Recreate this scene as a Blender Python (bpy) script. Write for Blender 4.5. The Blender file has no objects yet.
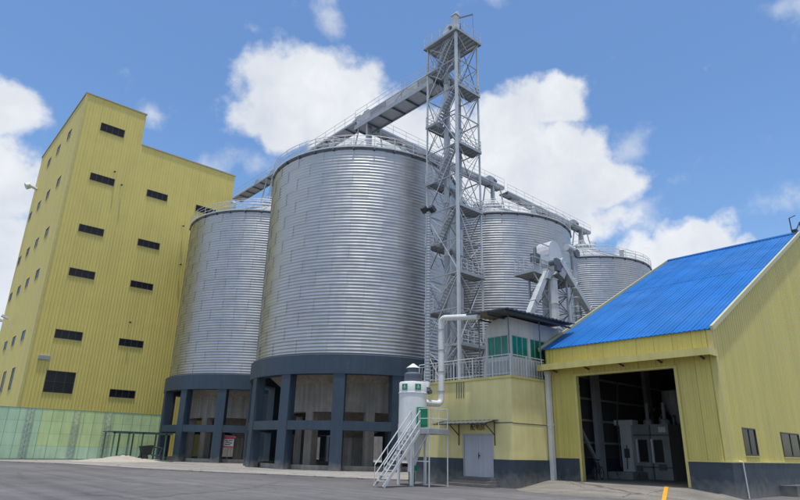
import bpy, math, random
from mathutils import Vector, Matrix
random.seed(7)
SC = bpy.context.scene
COL = SC.collection
PI = math.pi

# ------------------------------------------------------------------ camera
cd = bpy.data.cameras.new('camera')
cam = bpy.data.objects.new('camera', cd); COL.objects.link(cam)
cd.sensor_width = 36.0; cd.lens = 588.0/800.0*36.0
cd.clip_start = 0.1; cd.clip_end = 6000
_r = Vector((0.74507, -0.66664, 0.02147)); _u = Vector((-0.23063, -0.22729, 0.94612)); _f = Vector((0.62584, 0.70988, 0.32309))
M = Matrix(((_r.x, _u.x, -_f.x, 0), (_r.y, _u.y, -_f.y, 0), (_r.z, _u.z, -_f.z, 1.6), (0, 0, 0, 1)))
cam.matrix_world = M
SC.camera = cam

# ------------------------------------------------------------------ light
SUN_AZ = math.radians(228)      # measured from +X towards +Y
SUN_EL = math.radians(81)
sd = Vector((math.cos(SUN_AZ)*math.cos(SUN_EL), math.sin(SUN_AZ)*math.cos(SUN_EL), math.sin(SUN_EL)))
ld = bpy.data.lights.new('sun', 'SUN'); ld.energy = 2.7; ld.angle = math.radians(1.5); ld.color = (1.0, 0.96, 0.9)
sun = bpy.data.objects.new('sun', ld); COL.objects.link(sun)
sun.rotation_euler = sd.to_track_quat('Z', 'Y').to_euler(); sun.location = (0, 0, 80)
SC.view_settings.view_transform = 'Standard'
SC.view_settings.look = 'None'
SC.view_settings.gamma = 1.0
SC.view_settings.exposure = 0.40
SC.view_settings.use_curve_mapping = False

W = bpy.data.worlds.new('World'); SC.world = W; W.use_nodes = True
def build_world():
    nt = W.node_tree; N = nt.nodes; L = nt.links; N.clear()
    def n(t, **k):
        x = N.new(t)
        for a, b in k.items(): setattr(x, a, b)
        return x
    def mth(op, a, b=None, c=None, clamp=False):
        x = n('ShaderNodeMath', operation=op); x.use_clamp = clamp
        for i, v in enumerate((a, b, c)):
            if v is None: continue
            if isinstance(v, (int, float)): x.inputs[i].default_value = v
            else: L.new(v, x.inputs[i])
        return x.outputs[0]
    def vm(op, a, b):
        x = n('ShaderNodeVectorMath', operation=op)
        for i, v in enumerate((a, b)):
            if isinstance(v, (tuple, list, Vector)): x.inputs[i].default_value = tuple(v)
            else: L.new(v, x.inputs[i])
        return x
    sky = n('ShaderNodeTexSky', sky_type='NISHITA', sun_disc=False, sun_elevation=SUN_EL,
            sun_rotation=math.atan2(sd.x, sd.y), air_density=1.0, dust_density=0.8, ozone_density=2.4)
    tc = n('ShaderNodeTexCoord')
    dirv = tc.outputs['Generated']
    # wobble the direction a little so that cloud outlines billow
    nz0 = n('ShaderNodeTexNoise'); nz0.inputs['Scale'].default_value = 9; nz0.inputs['Detail'].default_value = 7; nz0.inputs['Roughness'].default_value = 0.55
    L.new(dirv, nz0.inputs['Vector'])
    off = vm('SUBTRACT', nz0.outputs['Color'], (0.5, 0.5, 0.5))
    sc = n('ShaderNodeVectorMath', operation='SCALE'); L.new(off.outputs[0], sc.inputs[0]); sc.inputs['Scale'].default_value = 0.10
    wd = vm('ADD', dirv, sc.outputs[0]).outputs[0]
    nz = n('ShaderNodeTexNoise'); nz.inputs['Scale'].default_value = 15; nz.inputs['Detail'].default_value = 9; nz.inputs['Roughness'].default_value = 0.58
    L.new(dirv, nz.inputs['Vector'])
    fbm = mth('SUBTRACT', nz.outputs['Fac'], 0.5)
    # cumulus: azimuth, elevation, half width, half height, strength (degrees)
    clouds = [(88.5, 25.6, 4.5, 2.6, 1), (88, 19.5, 7.0, 4.0, 1), (86, 13.5, 9, 5, 1), (96, 20, 9, 7, 1),
              (59.2, 33.2, 6.0, 4.2, 1), (62.5, 31.2, 4.0, 3.2, 1), (54.5, 30.8, 5.0, 3.4, 1), (48.5, 29.5, 6.0, 3.6, .95), (43.5, 27.5, 6.5, 5.0, .95),
              (33.2, 31.8, 3.6, 2.3, 1), (37.0, 29.8, 4.6, 3.2, 1), (31.8, 27.3, 4.2, 3.4, .95), (27.6, 24.0, 4.4, 2.5, .9), (35.5, 24.2, 8.0, 4.5, 1), (30, 20.5, 7, 3, .72),
              (20.6, 17.6, 3.6, 2.3, 1), (17.4, 16.2, 3.2, 1.8, 1), (24.6, 16.2, 5.0, 2.5, .95), (14, 13.5, 7, 3, .9)]
    wisps = [(58.1, 40.4, 2.2, 2.4, .75), (73.0, 28.8, 3.2, 1.7, .7), (66.2, 25.9, 3.6, 2.3, .85), (9.3, 35.0, 3.2, 1.6, .8), (39.7, 42.3, 4.0, 1.4, .7), (25.5, 27.5, 3.2, 2.4, .8), (28, 21, 6, 4, .95), (12, 20, 6, 2.5, .6), (65.5, 37.5, 2.0, 1.0, .6)]
    cur = None; thin = None
    for az, el, hw, hh, s in clouds+wisps:
        a, e = math.radians(az), math.radians(el)
        e1 = Vector((math.sin(a), -math.cos(a), 0))
        e2 = Vector((-math.cos(a)*math.sin(e), -math.sin(a)*math.sin(e), math.cos(e)))
        d0 = Vector((math.cos(a)*math.cos(e), math.sin(a)*math.cos(e), math.sin(e)))
        uu = vm('DOT_PRODUCT', wd, e1/math.radians(hw)).outputs['Value']
        vv = vm('DOT_PRODUCT', wd, e2/math.radians(hh)).outputs['Value']
        dd = vm('DOT_PRODUCT', dirv, d0).outputs['Value']
        r2 = mth('ADD', mth('MULTIPLY', uu, uu), mth('MULTIPLY', vv, vv))
        b = mth('SUBTRACT', s, mth('MULTIPLY', mth('SQRT', r2), 0.72))
        b = mth('MULTIPLY', b, mth('GREATER_THAN', dd, 0.0))
        if (az, el, hw, hh, s) in wisps: thin = b if thin is None else mth('MAXIMUM', thin, b)
        else: cur = b if cur is None else mth('MAXIMUM', cur, b)
    # unseen rest of the sky: cloud cover thickened to whiten fill and reflections
    nzl = n('ShaderNodeTexNoise'); nzl.inputs['Scale'].default_value = 3.2; nzl.inputs['Detail'].default_value = 4
    L.new(dirv, nzl.inputs['Vector'])
    gen = mth('MULTIPLY', mth('SUBTRACT', nzl.outputs['Fac'], 0.44), 4.0)
    fd = vm('DOT_PRODUCT', dirv, Vector((0.66, 0.75, 0)).normalized()).outputs['Value']
    outside = mth('SUBTRACT', 1.0, mth('MULTIPLY', mth('SUBTRACT', fd, 0.35, clamp=True), 6.0, clamp=True))
    gen = mth('MULTIPLY', gen, outside)
    cur = mth('MAXIMUM', cur, gen)
    dens = mth('ADD', cur, mth('MULTIPLY', fbm, 0.95))
    mr = n('ShaderNodeMapRange', interpolation_type='SMOOTHSTEP')
    L.new(dens, mr.inputs[0]); mr.inputs[1].default_value = 0.12; mr.inputs[2].default_value = 0.46
    # cloud tone: thick parts a little greyer, with soft relief
    nz2 = n('ShaderNodeTexNoise'); nz2.inputs['Scale'].default_value = 11; nz2.inputs['Detail'].default_value = 6
    L.new(wd, nz2.inputs['Vector'])
    tone = n('ShaderNodeMapRange'); L.new(nz2.outputs['Fac'], tone.inputs[0])
    tone.inputs[1].default_value = 0.3; tone.inputs[2].default_value = 0.72; tone.inputs[3].default_value = 0.0; tone.inputs[4].default_value = 1.0
    cm = n('ShaderNodeMix', data_type='RGBA'); L.new(tone.outputs[0], cm.inputs['Factor'])
    cm.inputs['A'].default_value = (3.8, 4.05, 4.45, 1); cm.inputs['B'].default_value = (5.2, 5.25, 5.35, 1)
    mix = n('ShaderNodeMix', data_type='RGBA')
    mr2 = n('ShaderNodeMapRange', interpolation_type='SMOOTHSTEP')
    L.new(mth('ADD', thin, mth('MULTIPLY', fbm, 2.2)), mr2.inputs[0]); mr2.inputs[1].default_value = 0.15; mr2.inputs[2].default_value = 1.1
    fac = mth('MAXIMUM', mth('MULTIPLY', mr.outputs[0], 0.94), mth('MULTIPLY', mr2.outputs[0], 0.6))
    hs = n('ShaderNodeHueSaturation'); hs.inputs['Saturation'].default_value = 1.14; L.new(sky.outputs[0], hs.inputs['Color'])
    L.new(fac, mix.inputs['Factor']); L.new(hs.outputs[0], mix.inputs['A']); L.new(cm.outputs['Result'], mix.inputs['B'])
    bg = n('ShaderNodeBackground'); bg.inputs['Strength'].default_value = 0.138
    L.new(mix.outputs['Result'], bg.inputs['Color'])
    out = n('ShaderNodeOutputWorld'); L.new(bg.outputs[0], out.inputs[0])
build_world()

# ------------------------------------------------------------------ materials
MATS = {}
def srgb(r, g, b):
    f = lambda c: (c/255/12.92) if c/255 <= 0.04045 else ((c/255+0.055)/1.055)**2.4
    return (f(r), f(g), f(b))
def mat(name, col, rough=0.6, metal=0.0, var=0.12, scale=1.5, streak=0.0, bump=0.0, bscale=30.0, rand=0.0, spec=0.5, col2=None, rvar=0.1, dust=0.0):
    m = bpy.data.materials.new(name); m.use_nodes = True; nt = m.node_tree; N = nt.nodes; L = nt.links
    bs = N['Principled BSDF']
    bs.inputs['Roughness'].default_value = rough; bs.inputs['Metallic'].default_value = metal
    bs.inputs['Specular IOR Level'].default_value = spec
    geo = N.new('ShaderNodeNewGeometry'); pos = geo.outputs['Position']
    nz = N.new('ShaderNodeTexNoise'); nz.inputs['Scale'].default_value = scale; nz.inputs['Detail'].default_value = 8; nz.inputs['Roughness'].default_value = 0.62
    L.new(pos, nz.inputs['Vector'])
    mr = N.new('ShaderNodeMapRange'); L.new(nz.outputs['Fac'], mr.inputs[0]); mr.inputs[1].default_value = 0.3; mr.inputs[2].default_value = 0.7
    mr.inputs[3].default_value = 1-var; mr.inputs[4].default_value = 1+var*0.6
    f = mr.outputs[0]
    def mul(a, b):
        x = N.new('ShaderNodeMath'); x.operation = 'MULTIPLY'; L.new(a, x.inputs[0]); L.new(b, x.inputs[1]); return x.outputs[0]
    if streak:
        mp = N.new('ShaderNodeMapping'); mp.inputs['Scale'].default_value = (2.2, 2.2, 0.09); L.new(pos, mp.inputs['Vector'])
        n2 = N.new('ShaderNodeTexNoise'); n2.inputs['Scale'].default_value = 1.6; n2.inputs['Detail'].default_value = 6; L.new(mp.outputs[0], n2.inputs['Vector'])
        m2 = N.new('ShaderNodeMapRange'); L.new(n2.outputs['Fac'], m2.inputs[0]); m2.inputs[1].default_value = 0.35; m2.inputs[2].default_value = 0.7
        m2.inputs[3].default_value = 1.0; m2.inputs[4].default_value = 1-streak
        f = mul(f, m2.outputs[0])
    if rand:
        oi = N.new('ShaderNodeObjectInfo'); m3 = N.new('ShaderNodeMapRange'); L.new(oi.outputs['Random'], m3.inputs[0])
        m3.inputs[3].default_value = 1-rand; m3.inputs[4].default_value = 1+rand
        f = mul(f, m3.outputs[0])
    base = N.new('ShaderNodeRGB'); base.outputs[0].default_value = (*col, 1); bc = base.outputs[0]
    if col2:
        n4 = N.new('ShaderNodeTexNoise'); n4.inputs['Scale'].default_value = scale*0.35; n4.inputs['Detail'].default_value = 7; L.new(pos, n4.inputs['Vector'])
        m4 = N.new('ShaderNodeMapRange'); L.new(n4.outputs['Fac'], m4.inputs[0]); m4.inputs[1].default_value = 0.4; m4.inputs[2].default_value = 0.65
        mx = N.new('ShaderNodeMix'); mx.data_type = 'RGBA'; L.new(m4.outputs[0], mx.inputs['Factor']); L.new(bc, mx.inputs['A']); mx.inputs['B'].default_value = (*col2, 1)
        bc = mx.outputs['Result']
    vs = N.new('ShaderNodeVectorMath'); vs.operation = 'SCALE'; L.new(bc, vs.inputs[0]); L.new(f, vs.inputs['Scale'])
    L.new(vs.outputs[0], bs.inputs['Base Color'])
    if dust:
        sp_ = N.new('ShaderNodeSeparateXYZ'); L.new(pos, sp_.inputs[0])
        m7 = N.new('ShaderNodeMapRange'); L.new(sp_.outputs['Z'], m7.inputs[0]); m7.inputs[1].default_value = 0.05; m7.inputs[2].default_value = 0.9; m7.inputs[3].default_value = 0.75; m7.inputs[4].default_value = 0.0
        n7 = N.new('ShaderNodeTexNoise'); n7.inputs['Scale'].default_value = 2.6; n7.inputs['Detail'].default_value = 8; L.new(pos, n7.inputs['Vector'])
        ad = N.new('ShaderNodeMath'); ad.operation = 'ADD'; L.new(m7.outputs[0], ad.inputs[0]); L.new(n7.outputs['Fac'], ad.inputs[1])
        m8 = N.new('ShaderNodeMapRange'); L.new(ad.outputs[0], m8.inputs[0]); m8.inputs[1].default_value = 0.62; m8.inputs[2].default_value = 1.25; m8.inputs[4].default_value = dust
        mx7 = N.new('ShaderNodeMix'); mx7.data_type = 'RGBA'; L.new(m8.outputs[0], mx7.inputs['Factor']); L.new(vs.outputs[0], mx7.inputs['A']); mx7.inputs['B'].default_value = (0.26, 0.24, 0.21, 1)
        L.new(mx7.outputs['Result'], bs.inputs['Base Color'])
    if rvar:
        m5 = N.new('ShaderNodeMapRange'); L.new(nz.outputs['Fac'], m5.inputs[0]); m5.inputs[1].default_value = 0.3; m5.inputs[2].default_value = 0.7
        m5.inputs[3].default_value = max(0.03, rough-rvar); m5.inputs[4].default_value = min(1, rough+rvar); L.new(m5.outputs[0], bs.inputs['Roughness'])
    if bump:
        n6 = N.new('ShaderNodeTexNoise'); n6.inputs['Scale'].default_value = bscale; n6.inputs['Detail'].default_value = 6; L.new(pos, n6.inputs['Vector'])
        bp = N.new('ShaderNodeBump'); bp.inputs['Strength'].default_value = bump; bp.inputs['Distance'].default_value = 0.02
        L.new(n6.outputs['Fac'], bp.inputs['Height']); L.new(bp.outputs[0], bs.inputs['Normal'])
    MATS[name] = m
    return m
mat('asphalt', (0.118, 0.115, 0.118), 0.85, var=0.22, scale=0.5, bump=0.5, bscale=40, col2=(0.165, 0.16, 0.157))
mat('concrete', (0.32, 0.305, 0.28), 0.85, var=0.25, scale=0.9, bump=0.3, col2=(0.25, 0.24, 0.22))
mat('apron_concrete', (0.25, 0.235, 0.21), 0.85, var=0.25, scale=0.9, bump=0.3, col2=(0.19, 0.175, 0.16))
mat('raw_concrete', (0.36, 0.325, 0.285), 0.85, var=0.25, scale=0.8, streak=0.35, bump=0.2)
mat('slate_paint', srgb(52, 69, 84), 0.55, dust=0.6, var=0.14, scale=0.9, streak=0.18)
mat('dado_paint', srgb(52, 65, 78), 0.6, dust=0.6, var=0.16, scale=0.9, streak=0.2)
mat('yellow_cladding', (0.67, 0.555, 0.155), 0.5, var=0.05, scale=0.5, streak=0.05, rand=0.03)
mat('olive_cladding', (0.63, 0.54, 0.155), 0.5, var=0.08, scale=0.6, streak=0.1, rand=0.035)
mat('yellow_render', (0.77, 0.675, 0.31), 0.75, var=0.1, scale=0.9, streak=0.12, bump=0.15)
mat('yellow_trim', (0.63, 0.545, 0.19), 0.5, var=0.1, streak=0.15)
mat('cream_trim', (0.52, 0.49, 0.27), 0.5, var=0.08)
mat('grey_cap', (0.42, 0.42, 0.36), 0.5)
mat('blue_roof', (0.006, 0.14, 0.46), 0.5, spec=0.3, var=0.2, scale=0.6, streak=0.0, rand=0.05, col2=(0.02, 0.145, 0.42))
mat('galvanised', (0.475, 0.48, 0.482), 0.39, metal=1.0, var=0.06, scale=1.2, rand=0.03, rvar=0.08)
mat('lap_seam', (0.29, 0.295, 0.30), 0.5, metal=0.7)
mat('galv_steel', (0.40, 0.42, 0.44), 0.5, metal=0.45, var=0.16, scale=1.8)
mat('galv_pale', (0.58, 0.60, 0.61), 0.5, metal=0.3, var=0.12, scale=1.8)
mat('galv_dark', (0.15, 0.165, 0.18), 0.5, metal=0.5, var=0.2, scale=1.8)
mat('dark_steel', (0.06, 0.07, 0.08), 0.55, metal=0.3)
mat('motor_paint', (0.10, 0.12, 0.15), 0.5)
mat('white_paint', (0.74, 0.75, 0.74), 0.45, var=0.1, streak=0.12)
mat('door_paint', (0.50, 0.51, 0.55), 0.5, var=0.08, streak=0.12)
mat('booth_wall', (0.60, 0.60, 0.57), 0.6, var=0.1, streak=0.18)
mat('canopy_sheet', (0.055, 0.065, 0.085), 0.5, var=0.2)
mat('glass_dark', (0.014, 0.015, 0.018), 0.2, var=0.3, rvar=0.05, spec=0.25)
mat('glass_green', (0.004, 0.20, 0.12), 0.12, var=0.2, rvar=0.04, rand=0.1)
mat('glass_clear', (0.02, 0.026, 0.026), 0.1, var=0.2, rvar=0.03, spec=0.12)
mat('window_frame', (0.05, 0.05, 0.055), 0.5)
mat('silver_frame', (0.45, 0.46, 0.47), 0.45)
mat('fence_green', (0.50, 0.70, 0.47), 0.8, var=0.1, scale=0.7, rand=0.03, streak=0.12)
mat('fence_yellowgreen', (0.56, 0.70, 0.34), 0.8, var=0.1, scale=0.7, rand=0.03, streak=0.12)
mat('fence_dark', (0.10, 0.20, 0.14), 0.5)
mat('fence_joint', (0.20, 0.33, 0.24), 0.6)
mat('green_paint', (0.01, 0.22, 0.11), 0.4)
mat('red_paint', (0.62, 0.07, 0.12), 0.5)
mat('line_paint', (0.75, 0.36, 0.02), 0.7, var=0.2, scale=6)
mat('black_paint', (0.02, 0.02, 0.022), 0.5)
mat('sign_white', (0.72, 0.72, 0.72), 0.5)
mat('text_dark', (0.05, 0.03, 0.03), 0.6)
mat('sand', (0.42, 0.385, 0.33), 0.9, var=0.2, scale=2, bump=0.4, bscale=8)
mat('step_concrete', (0.17, 0.16, 0.15), 0.85, var=0.25, scale=2)
mat('machine_grey', (0.34, 0.345, 0.35), 0.5, var=0.15, streak=0.2)
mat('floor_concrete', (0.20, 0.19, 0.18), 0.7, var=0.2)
mat('interior_shade', (0.07, 0.07, 0.07), 0.7)  # interior shade put into the wall colour
mat('rubber', (0.03, 0.03, 0.03), 0.8)

def weathered_ground(name, c1, c2, crack_scale, crack_w, crack_dark, tyre):
    m = bpy.data.materials.new(name); m.use_nodes = True; nt = m.node_tree; N = nt.nodes; L = nt.links
    bs = N['Principled BSDF']; bs.inputs['Roughness'].default_value = 0.85; bs.inputs['Specular IOR Level'].default_value = 0.3
    pos = N.new('ShaderNodeNewGeometry').outputs['Position']
    def noise(sc, det=6, vec=None, rough=.6):
        x = N.new('ShaderNodeTexNoise'); x.inputs['Scale'].default_value = sc; x.inputs['Detail'].default_value = det; x.inputs['Roughness'].default_value = rough
        L.new(vec or pos, x.inputs['Vector']); return x
    def rng(v, a, b, c, d):
        x = N.new('ShaderNodeMapRange'); L.new(v, x.inputs[0])
        for i, q in enumerate((a, b, c, d)): x.inputs[i+1].default_value = q
        return x.outputs[0]
    def mul(a, b):
        x = N.new('ShaderNodeMath'); x.operation = 'MULTIPLY'; L.new(a, x.inputs[0]); L.new(b, x.inputs[1]); return x.outputs[0]
    mx = N.new('ShaderNodeMix'); mx.data_type = 'RGBA'; L.new(rng(noise(.11, 8).outputs['Fac'], .38, .64, 0, 1), mx.inputs['Factor'])
    mx.inputs['A'].default_value = (*c1, 1); mx.inputs['B'].default_value = (*c2, 1)
    f = mul(rng(noise(14, 5).outputs['Fac'], .25, .75, .8, 1.15), rng(noise(1.1, 8).outputs['Fac'], .3, .7, .84, 1.1))
    wob = N.new('ShaderNodeVectorMath'); wob.operation = 'MULTIPLY_ADD'; L.new(noise(.9, 5).outputs['Color'], wob.inputs[0]); wob.inputs[1].default_value = (1.6, 1.6, 0); L.new(pos, wob.inputs[2])
    vo = N.new('ShaderNodeTexVoronoi'); vo.feature = 'DISTANCE_TO_EDGE'; vo.inputs['Scale'].default_value = crack_scale; L.new(wob.outputs[0], vo.inputs['Vector'])
    f = mul(f, rng(vo.outputs['Distance'], crack_w*.4, crack_w, crack_dark, 1))
    st = rng(noise(.35, 4).outputs['Fac'], .64, .74, 1, .8); f = mul(f, st)
    if tyre:
        mp = N.new('ShaderNodeMapping'); mp.inputs['Rotation'].default_value = (0, 0, math.radians(38)); mp.inputs['Scale'].default_value = (1.5, .03, 1); L.new(pos, mp.inputs['Vector'])
        f = mul(f, rng(noise(1, 4, mp.outputs[0]).outputs['Fac'], .35, .7, 1.1, .78))
    vs = N.new('ShaderNodeVectorMath'); vs.operation = 'SCALE'; L.new(mx.outputs['Result'], vs.inputs[0]); L.new(f, vs.inputs['Scale']); L.new(vs.outputs[0], bs.inputs['Base Color'])
    bp = N.new('ShaderNodeBump'); bp.inputs['Strength'].default_value = .4; bp.inputs['Distance'].default_value = .02; L.new(noise(30, 5).outputs['Fac'], bp.inputs['Height']); L.new(bp.outputs[0], bs.inputs['Normal'])
    MATS[name] = m
weathered_ground('asphalt', (0.118, 0.114, 0.118), (0.168, 0.163, 0.162), .11, .009, .72, True)
weathered_ground('concrete', (0.34, 0.32, 0.295), (0.26, 0.248, 0.23), .3, .012, .45, False)
weathered_ground('apron_concrete', (0.24, 0.222, 0.195), (0.17, 0.16, 0.148), .28, .012, .5, True)

# ------------------------------------------------------------------ mesh helpers
OFF = {}
class MB:
    def __init__(s): s.v = []; s.f = []
    def add(s, vs, fs):
        b = len(s.v); s.v += [tuple(v) for v in vs]; s.f += [tuple(i+b for i in f) for f in fs]; return s
    def box(s, x0, x1, y0, y1, z0, z1):
        return s.add([(x0,y0,z0),(x1,y0,z0),(x1,y1,z0),(x0,y1,z0),(x0,y0,z1),(x1,y0,z1),(x1,y1,z1),(x0,y1,z1)],
                     [(0,3,2,1),(4,5,6,7),(0,1,5,4),(1,2,6,5),(2,3,7,6),(3,0,4,7)])
    def obox(s, c, ax, ay, az, hx, hy, hz):
        c = Vector(c); ax = Vector(ax)*hx; ay = Vector(ay)*hy; az = Vector(az)*hz
        vs = [c+ax*i+ay*j+az*k for k in (-1,1) for i,j in ((-1,-1),(1,-1),(1,1),(-1,1))]
        return s.add(vs, [(0,3,2,1),(4,5,6,7),(0,1,5,4),(1,2,6,5),(2,3,7,6),(3,0,4,7)])
    def beam(s, p, q, w, h=None, up=(0,0,1)):
        p = Vector(p); q = Vector(q); d = q-p; l = d.length; d.normalize(); up = Vector(up)
        if abs(d.dot(up)) > 0.98: up = Vector((1,0,0)) if abs(d.x) < 0.9 else Vector((0,1,0))
        x = d.cross(up).normalized(); y = x.cross(d).normalized()
        return s.obox((p+q)/2, d, x, y, l/2, w/2, (h or w)/2)
    def tube(s, pts, r, n=8, caps=True):
        pts = [Vector(p) for p in pts]; rings = []
        rr = r if isinstance(r, (list, tuple)) else [r]*len(pts)
        px = None
        for i, p in enumerate(pts):
            d = (pts[min(i+1, len(pts)-1)]-pts[max(i-1, 0)]).normalized()
            if px is None:
                a = Vector((0,0,1)) if abs(d.z) < 0.9 else Vector((1,0,0)); px = d.cross(a).normalized()
            px = (px-d*px.dot(d)).normalized(); py = d.cross(px)
            rings.append([p+(px*math.cos(2*PI*k/n)+py*math.sin(2*PI*k/n))*rr[i] for k in range(n)])
        vs = [v for g in rings for v in g]; fs = []
        for i in range(len(pts)-1):
            for k in range(n): fs.append((i*n+k, i*n+(k+1)%n, (i+1)*n+(k+1)%n, (i+1)*n+k))
        if caps: fs += [tuple(range(n-1,-1,-1)), tuple((len(pts)-1)*n+k for k in range(n))]
        return s.add(vs, fs)
    def ring(s, c, R, z, r, n=72, m=5, a0=0, a1=2*PI):
        full = abs(a1-a0-2*PI) < 1e-6
        k = n if full else n+1
        vs = []; fs = []
        for i in range(k):
            a = a0+(a1-a0)*i/n
            for j in range(m):
                b = 2*PI*j/m; rr = R+r*math.cos(b)
                vs.append((c[0]+rr*math.cos(a), c[1]+rr*math.sin(a), z+r*math.sin(b)))
        for i in range(n):
            i2 = (i+1) % k
            for j in range(m): fs.append((i*m+j, i2*m+j, i2*m+(j+1)%m, i*m+(j+1)%m))
        return s.add(vs, fs)
    def lathe(s, c, prof, n=48, closed=False, a0=0.0):
        vs = []; fs = []; k = len(prof)
        for i in range(n):
            a = a0+2*PI*i/n
            for r, z in prof: vs.append((c[0]+r*math.cos(a), c[1]+r*math.sin(a), z))
        for i in range(n):
            i2 = (i+1) % n
            for j in range(k if closed else k-1):
                j2 = (j+1) % k
                fs.append((i*k+j, i2*k+j, i2*k+j2, i*k+j2))
        return s.add(vs, fs)
    def prism(s, poly, vec):
        n = len(poly); vec = Vector(vec); a = [Vector(p) for p in poly]
        return s.add(a+[p+vec for p in a], [tuple(range(n-1,-1,-1)), tuple(range(n,2*n))]+[(i,(i+1)%n,n+(i+1)%n,n+i) for i in range(n)])
    def build(s, name, m, parent=None, smooth=False, world=True):
        o = Vector((0,0,0))
        if parent is not None and world: o = OFF[parent.name]
        me = bpy.data.meshes.new(name)
        me.from_pydata([(x-o.x, y-o.y, z-o.z) for x, y, z in s.v], [], s.f)
        me.materials.append(MATS[m] if isinstance(m, str) else m)
        if smooth:
            me.polygons.foreach_set('use_smooth', [True]*len(me.polygons))
            try: me.set_sharp_from_angle(angle=math.radians(40))
            except Exception: pass
        me.update()
        return link(name, me, parent)
def link(name, me, parent=None, loc=(0,0,0), rot=None):
    ob = bpy.data.objects.new(name, me); COL.objects.link(ob)
    if parent is not None: ob.parent = parent
    ob.location = loc
    if rot: ob.rotation_euler = rot
    OFF[ob.name] = (OFF[parent.name] if parent is not None else Vector((0,0,0)))+Vector(loc)
    return ob
def put(name, me, parent, wloc, rot=None):          # shared mesh at a world place
    return link(name, me, parent, Vector(wloc)-OFF[parent.name], rot)
def thing(name, label, cat, loc, group=None):
    o = bpy.data.objects.new(name, None); COL.objects.link(o); o.location = loc; o.empty_display_size = 0.5
    o['label'] = label; o['category'] = cat
    if group: o['group'] = group
    OFF[o.name] = Vector(loc); return o
def tag(o, label, cat, group=None):
    o['label'] = label; o['category'] = cat
    if group: o['group'] = group
    return o
def struct(o): o['kind'] = 'structure'; return o
_post = {}
def post_mesh(h, r, m, n=6):
    k = (round(h, 3), r, m)
    if k not in _post:
        b = MB(); b.tube([(0,0,0),(0,0,h)], r, n)
        me = bpy.data.meshes.new('post'); me.from_pydata(b.v, [], b.f); me.materials.append(MATS[m]); _post[k] = me
    return _post[k]
def railing(parent, pts, h=1.1, sp=1.2, r=0.022, m='galv_pale', rails=(1.0, 0.55), kick=True, own_post=True):
    """handrail along a 3-D polyline"""
    P = [Vector(p) for p in pts]
    b = MB(); pb = MB()
    for fr in rails:
        b.tube([p+Vector((0,0,h*fr)) for p in P], r, 6)
    if kick:
        for p, q in zip(P, P[1:]): b.beam(p+Vector((0,0,0.07)), q+Vector((0,0,0.07)), 0.012, 0.12)
    o = b.build('handrail', m, parent)
    for i, (p, q) in enumerate(zip(P, P[1:])):
        k = max(1, round((q-p).length/sp))
        for j in range(k+(1 if i == len(P)-2 else 0)):
            w = p.lerp(q, j/k)
            if own_post: put('rail_post', post_mesh(h, r, m), parent, w)
            else: pb.tube([w, w+Vector((0,0,h))], r, 5)
    if not own_post: pb.build('rail_posts', m, parent)
    return o
def text_mesh(body, size, name, m, parent, O, U, V, Nn, thick=0.006):
    cu = bpy.data.curves.new('t', 'FONT'); cu.body = body; cu.size = size; cu.align_x = 'CENTER'; cu.align_y = 'CENTER'; cu.extrude = thick
    to = bpy.data.objects.new('t', cu); COL.objects.link(to)
    dg = bpy.context.evaluated_depsgraph_get(); dg.update()
    me = bpy.data.meshes.new_from_object(to.evaluated_get(dg), preserve_all_data_layers=False, depsgraph=dg)
    bpy.data.objects.remove(to); bpy.data.curves.remove(cu)
    off = OFF[parent.name]; O = Vector(O); U = Vector(U); V = Vector(V); Nn = Vector(Nn)
    for v in me.vertices: v.co = O+U*v.co.x+V*v.co.y+Nn*v.co.z-off
    me.materials.clear(); me.materials.append(MATS[m])
    return link(name, me, parent)

def clad(parent, O, U, V, Nn, width, v0, vtop, openings, pw, pitch, depth, m, name='wall_panel', thick=0.05):
    """ribbed sheet cladding, one object per sheet; openings (u0,u1,v0,v1) are left out"""
    O = Vector(O); U = Vector(U); V = Vector(V); Nn = Vector(Nn)
    def h(u):
        t = (u % pitch)/pitch
        if t < .55: return 0
        if t < .65: return (t-.55)/.1*depth
        if t < .9: return depth
        return (1-t)/.1*depth
    np_ = max(1, round(width/pw)); w = width/np_
    for k in range(np_):
        ua, ub = k*w, (k+1)*w-0.008
        br = sorted({ua, ub}|{x for o in openings for x in (o[0], o[1]) if ua+1e-4 < x < ub-1e-4})
        b = MB()
        for a, c in zip(br, br[1:]):
            mid = (a+c)/2
            cuts = sorted((o[2], o[3]) for o in openings if o[0] <= mid <= o[1])
            iv = []; lo = v0
            for c0, c1 in cuts:
                if c0 > lo+0.01: iv.append((lo, c0))
                lo = max(lo, c1)
            iv.append((lo, None))
            us = {a, c}
            i = math.floor(a/pitch)-1
            while i*pitch < c:
                for t in (.55, .65, .9, 1.0):
                    x = (i+t)*pitch
                    if a < x < c: us.add(x)
                i += 1
            us = sorted(us); n = len(us)
            for l0, l1 in iv:
                vs = []
                for u in us:
                    tp = vtop(u) if l1 is None else l1
                    hh = h(u)
                    vs += [O+U*u+V*l0+Nn*hh, O+U*u+V*tp+Nn*hh, O+U*u+V*l0-Nn*thick, O+U*u+V*tp-Nn*thick]
                fs = []
                for j in range(n-1):
                    p, q = 4*j, 4*j+4
                    fs += [(p, q, q+1, p+1), (q+2, p+2, p+3, q+3), (p+1, q+1, q+3, p+3), (q, p, p+2, q+2)]
                fs += [(0, 1, 3, 2), (4*n-4, 4*n-2, 4*n-1, 4*n-3)]
                b.add(vs, fs)
        b.build(name, m, parent)
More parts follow.
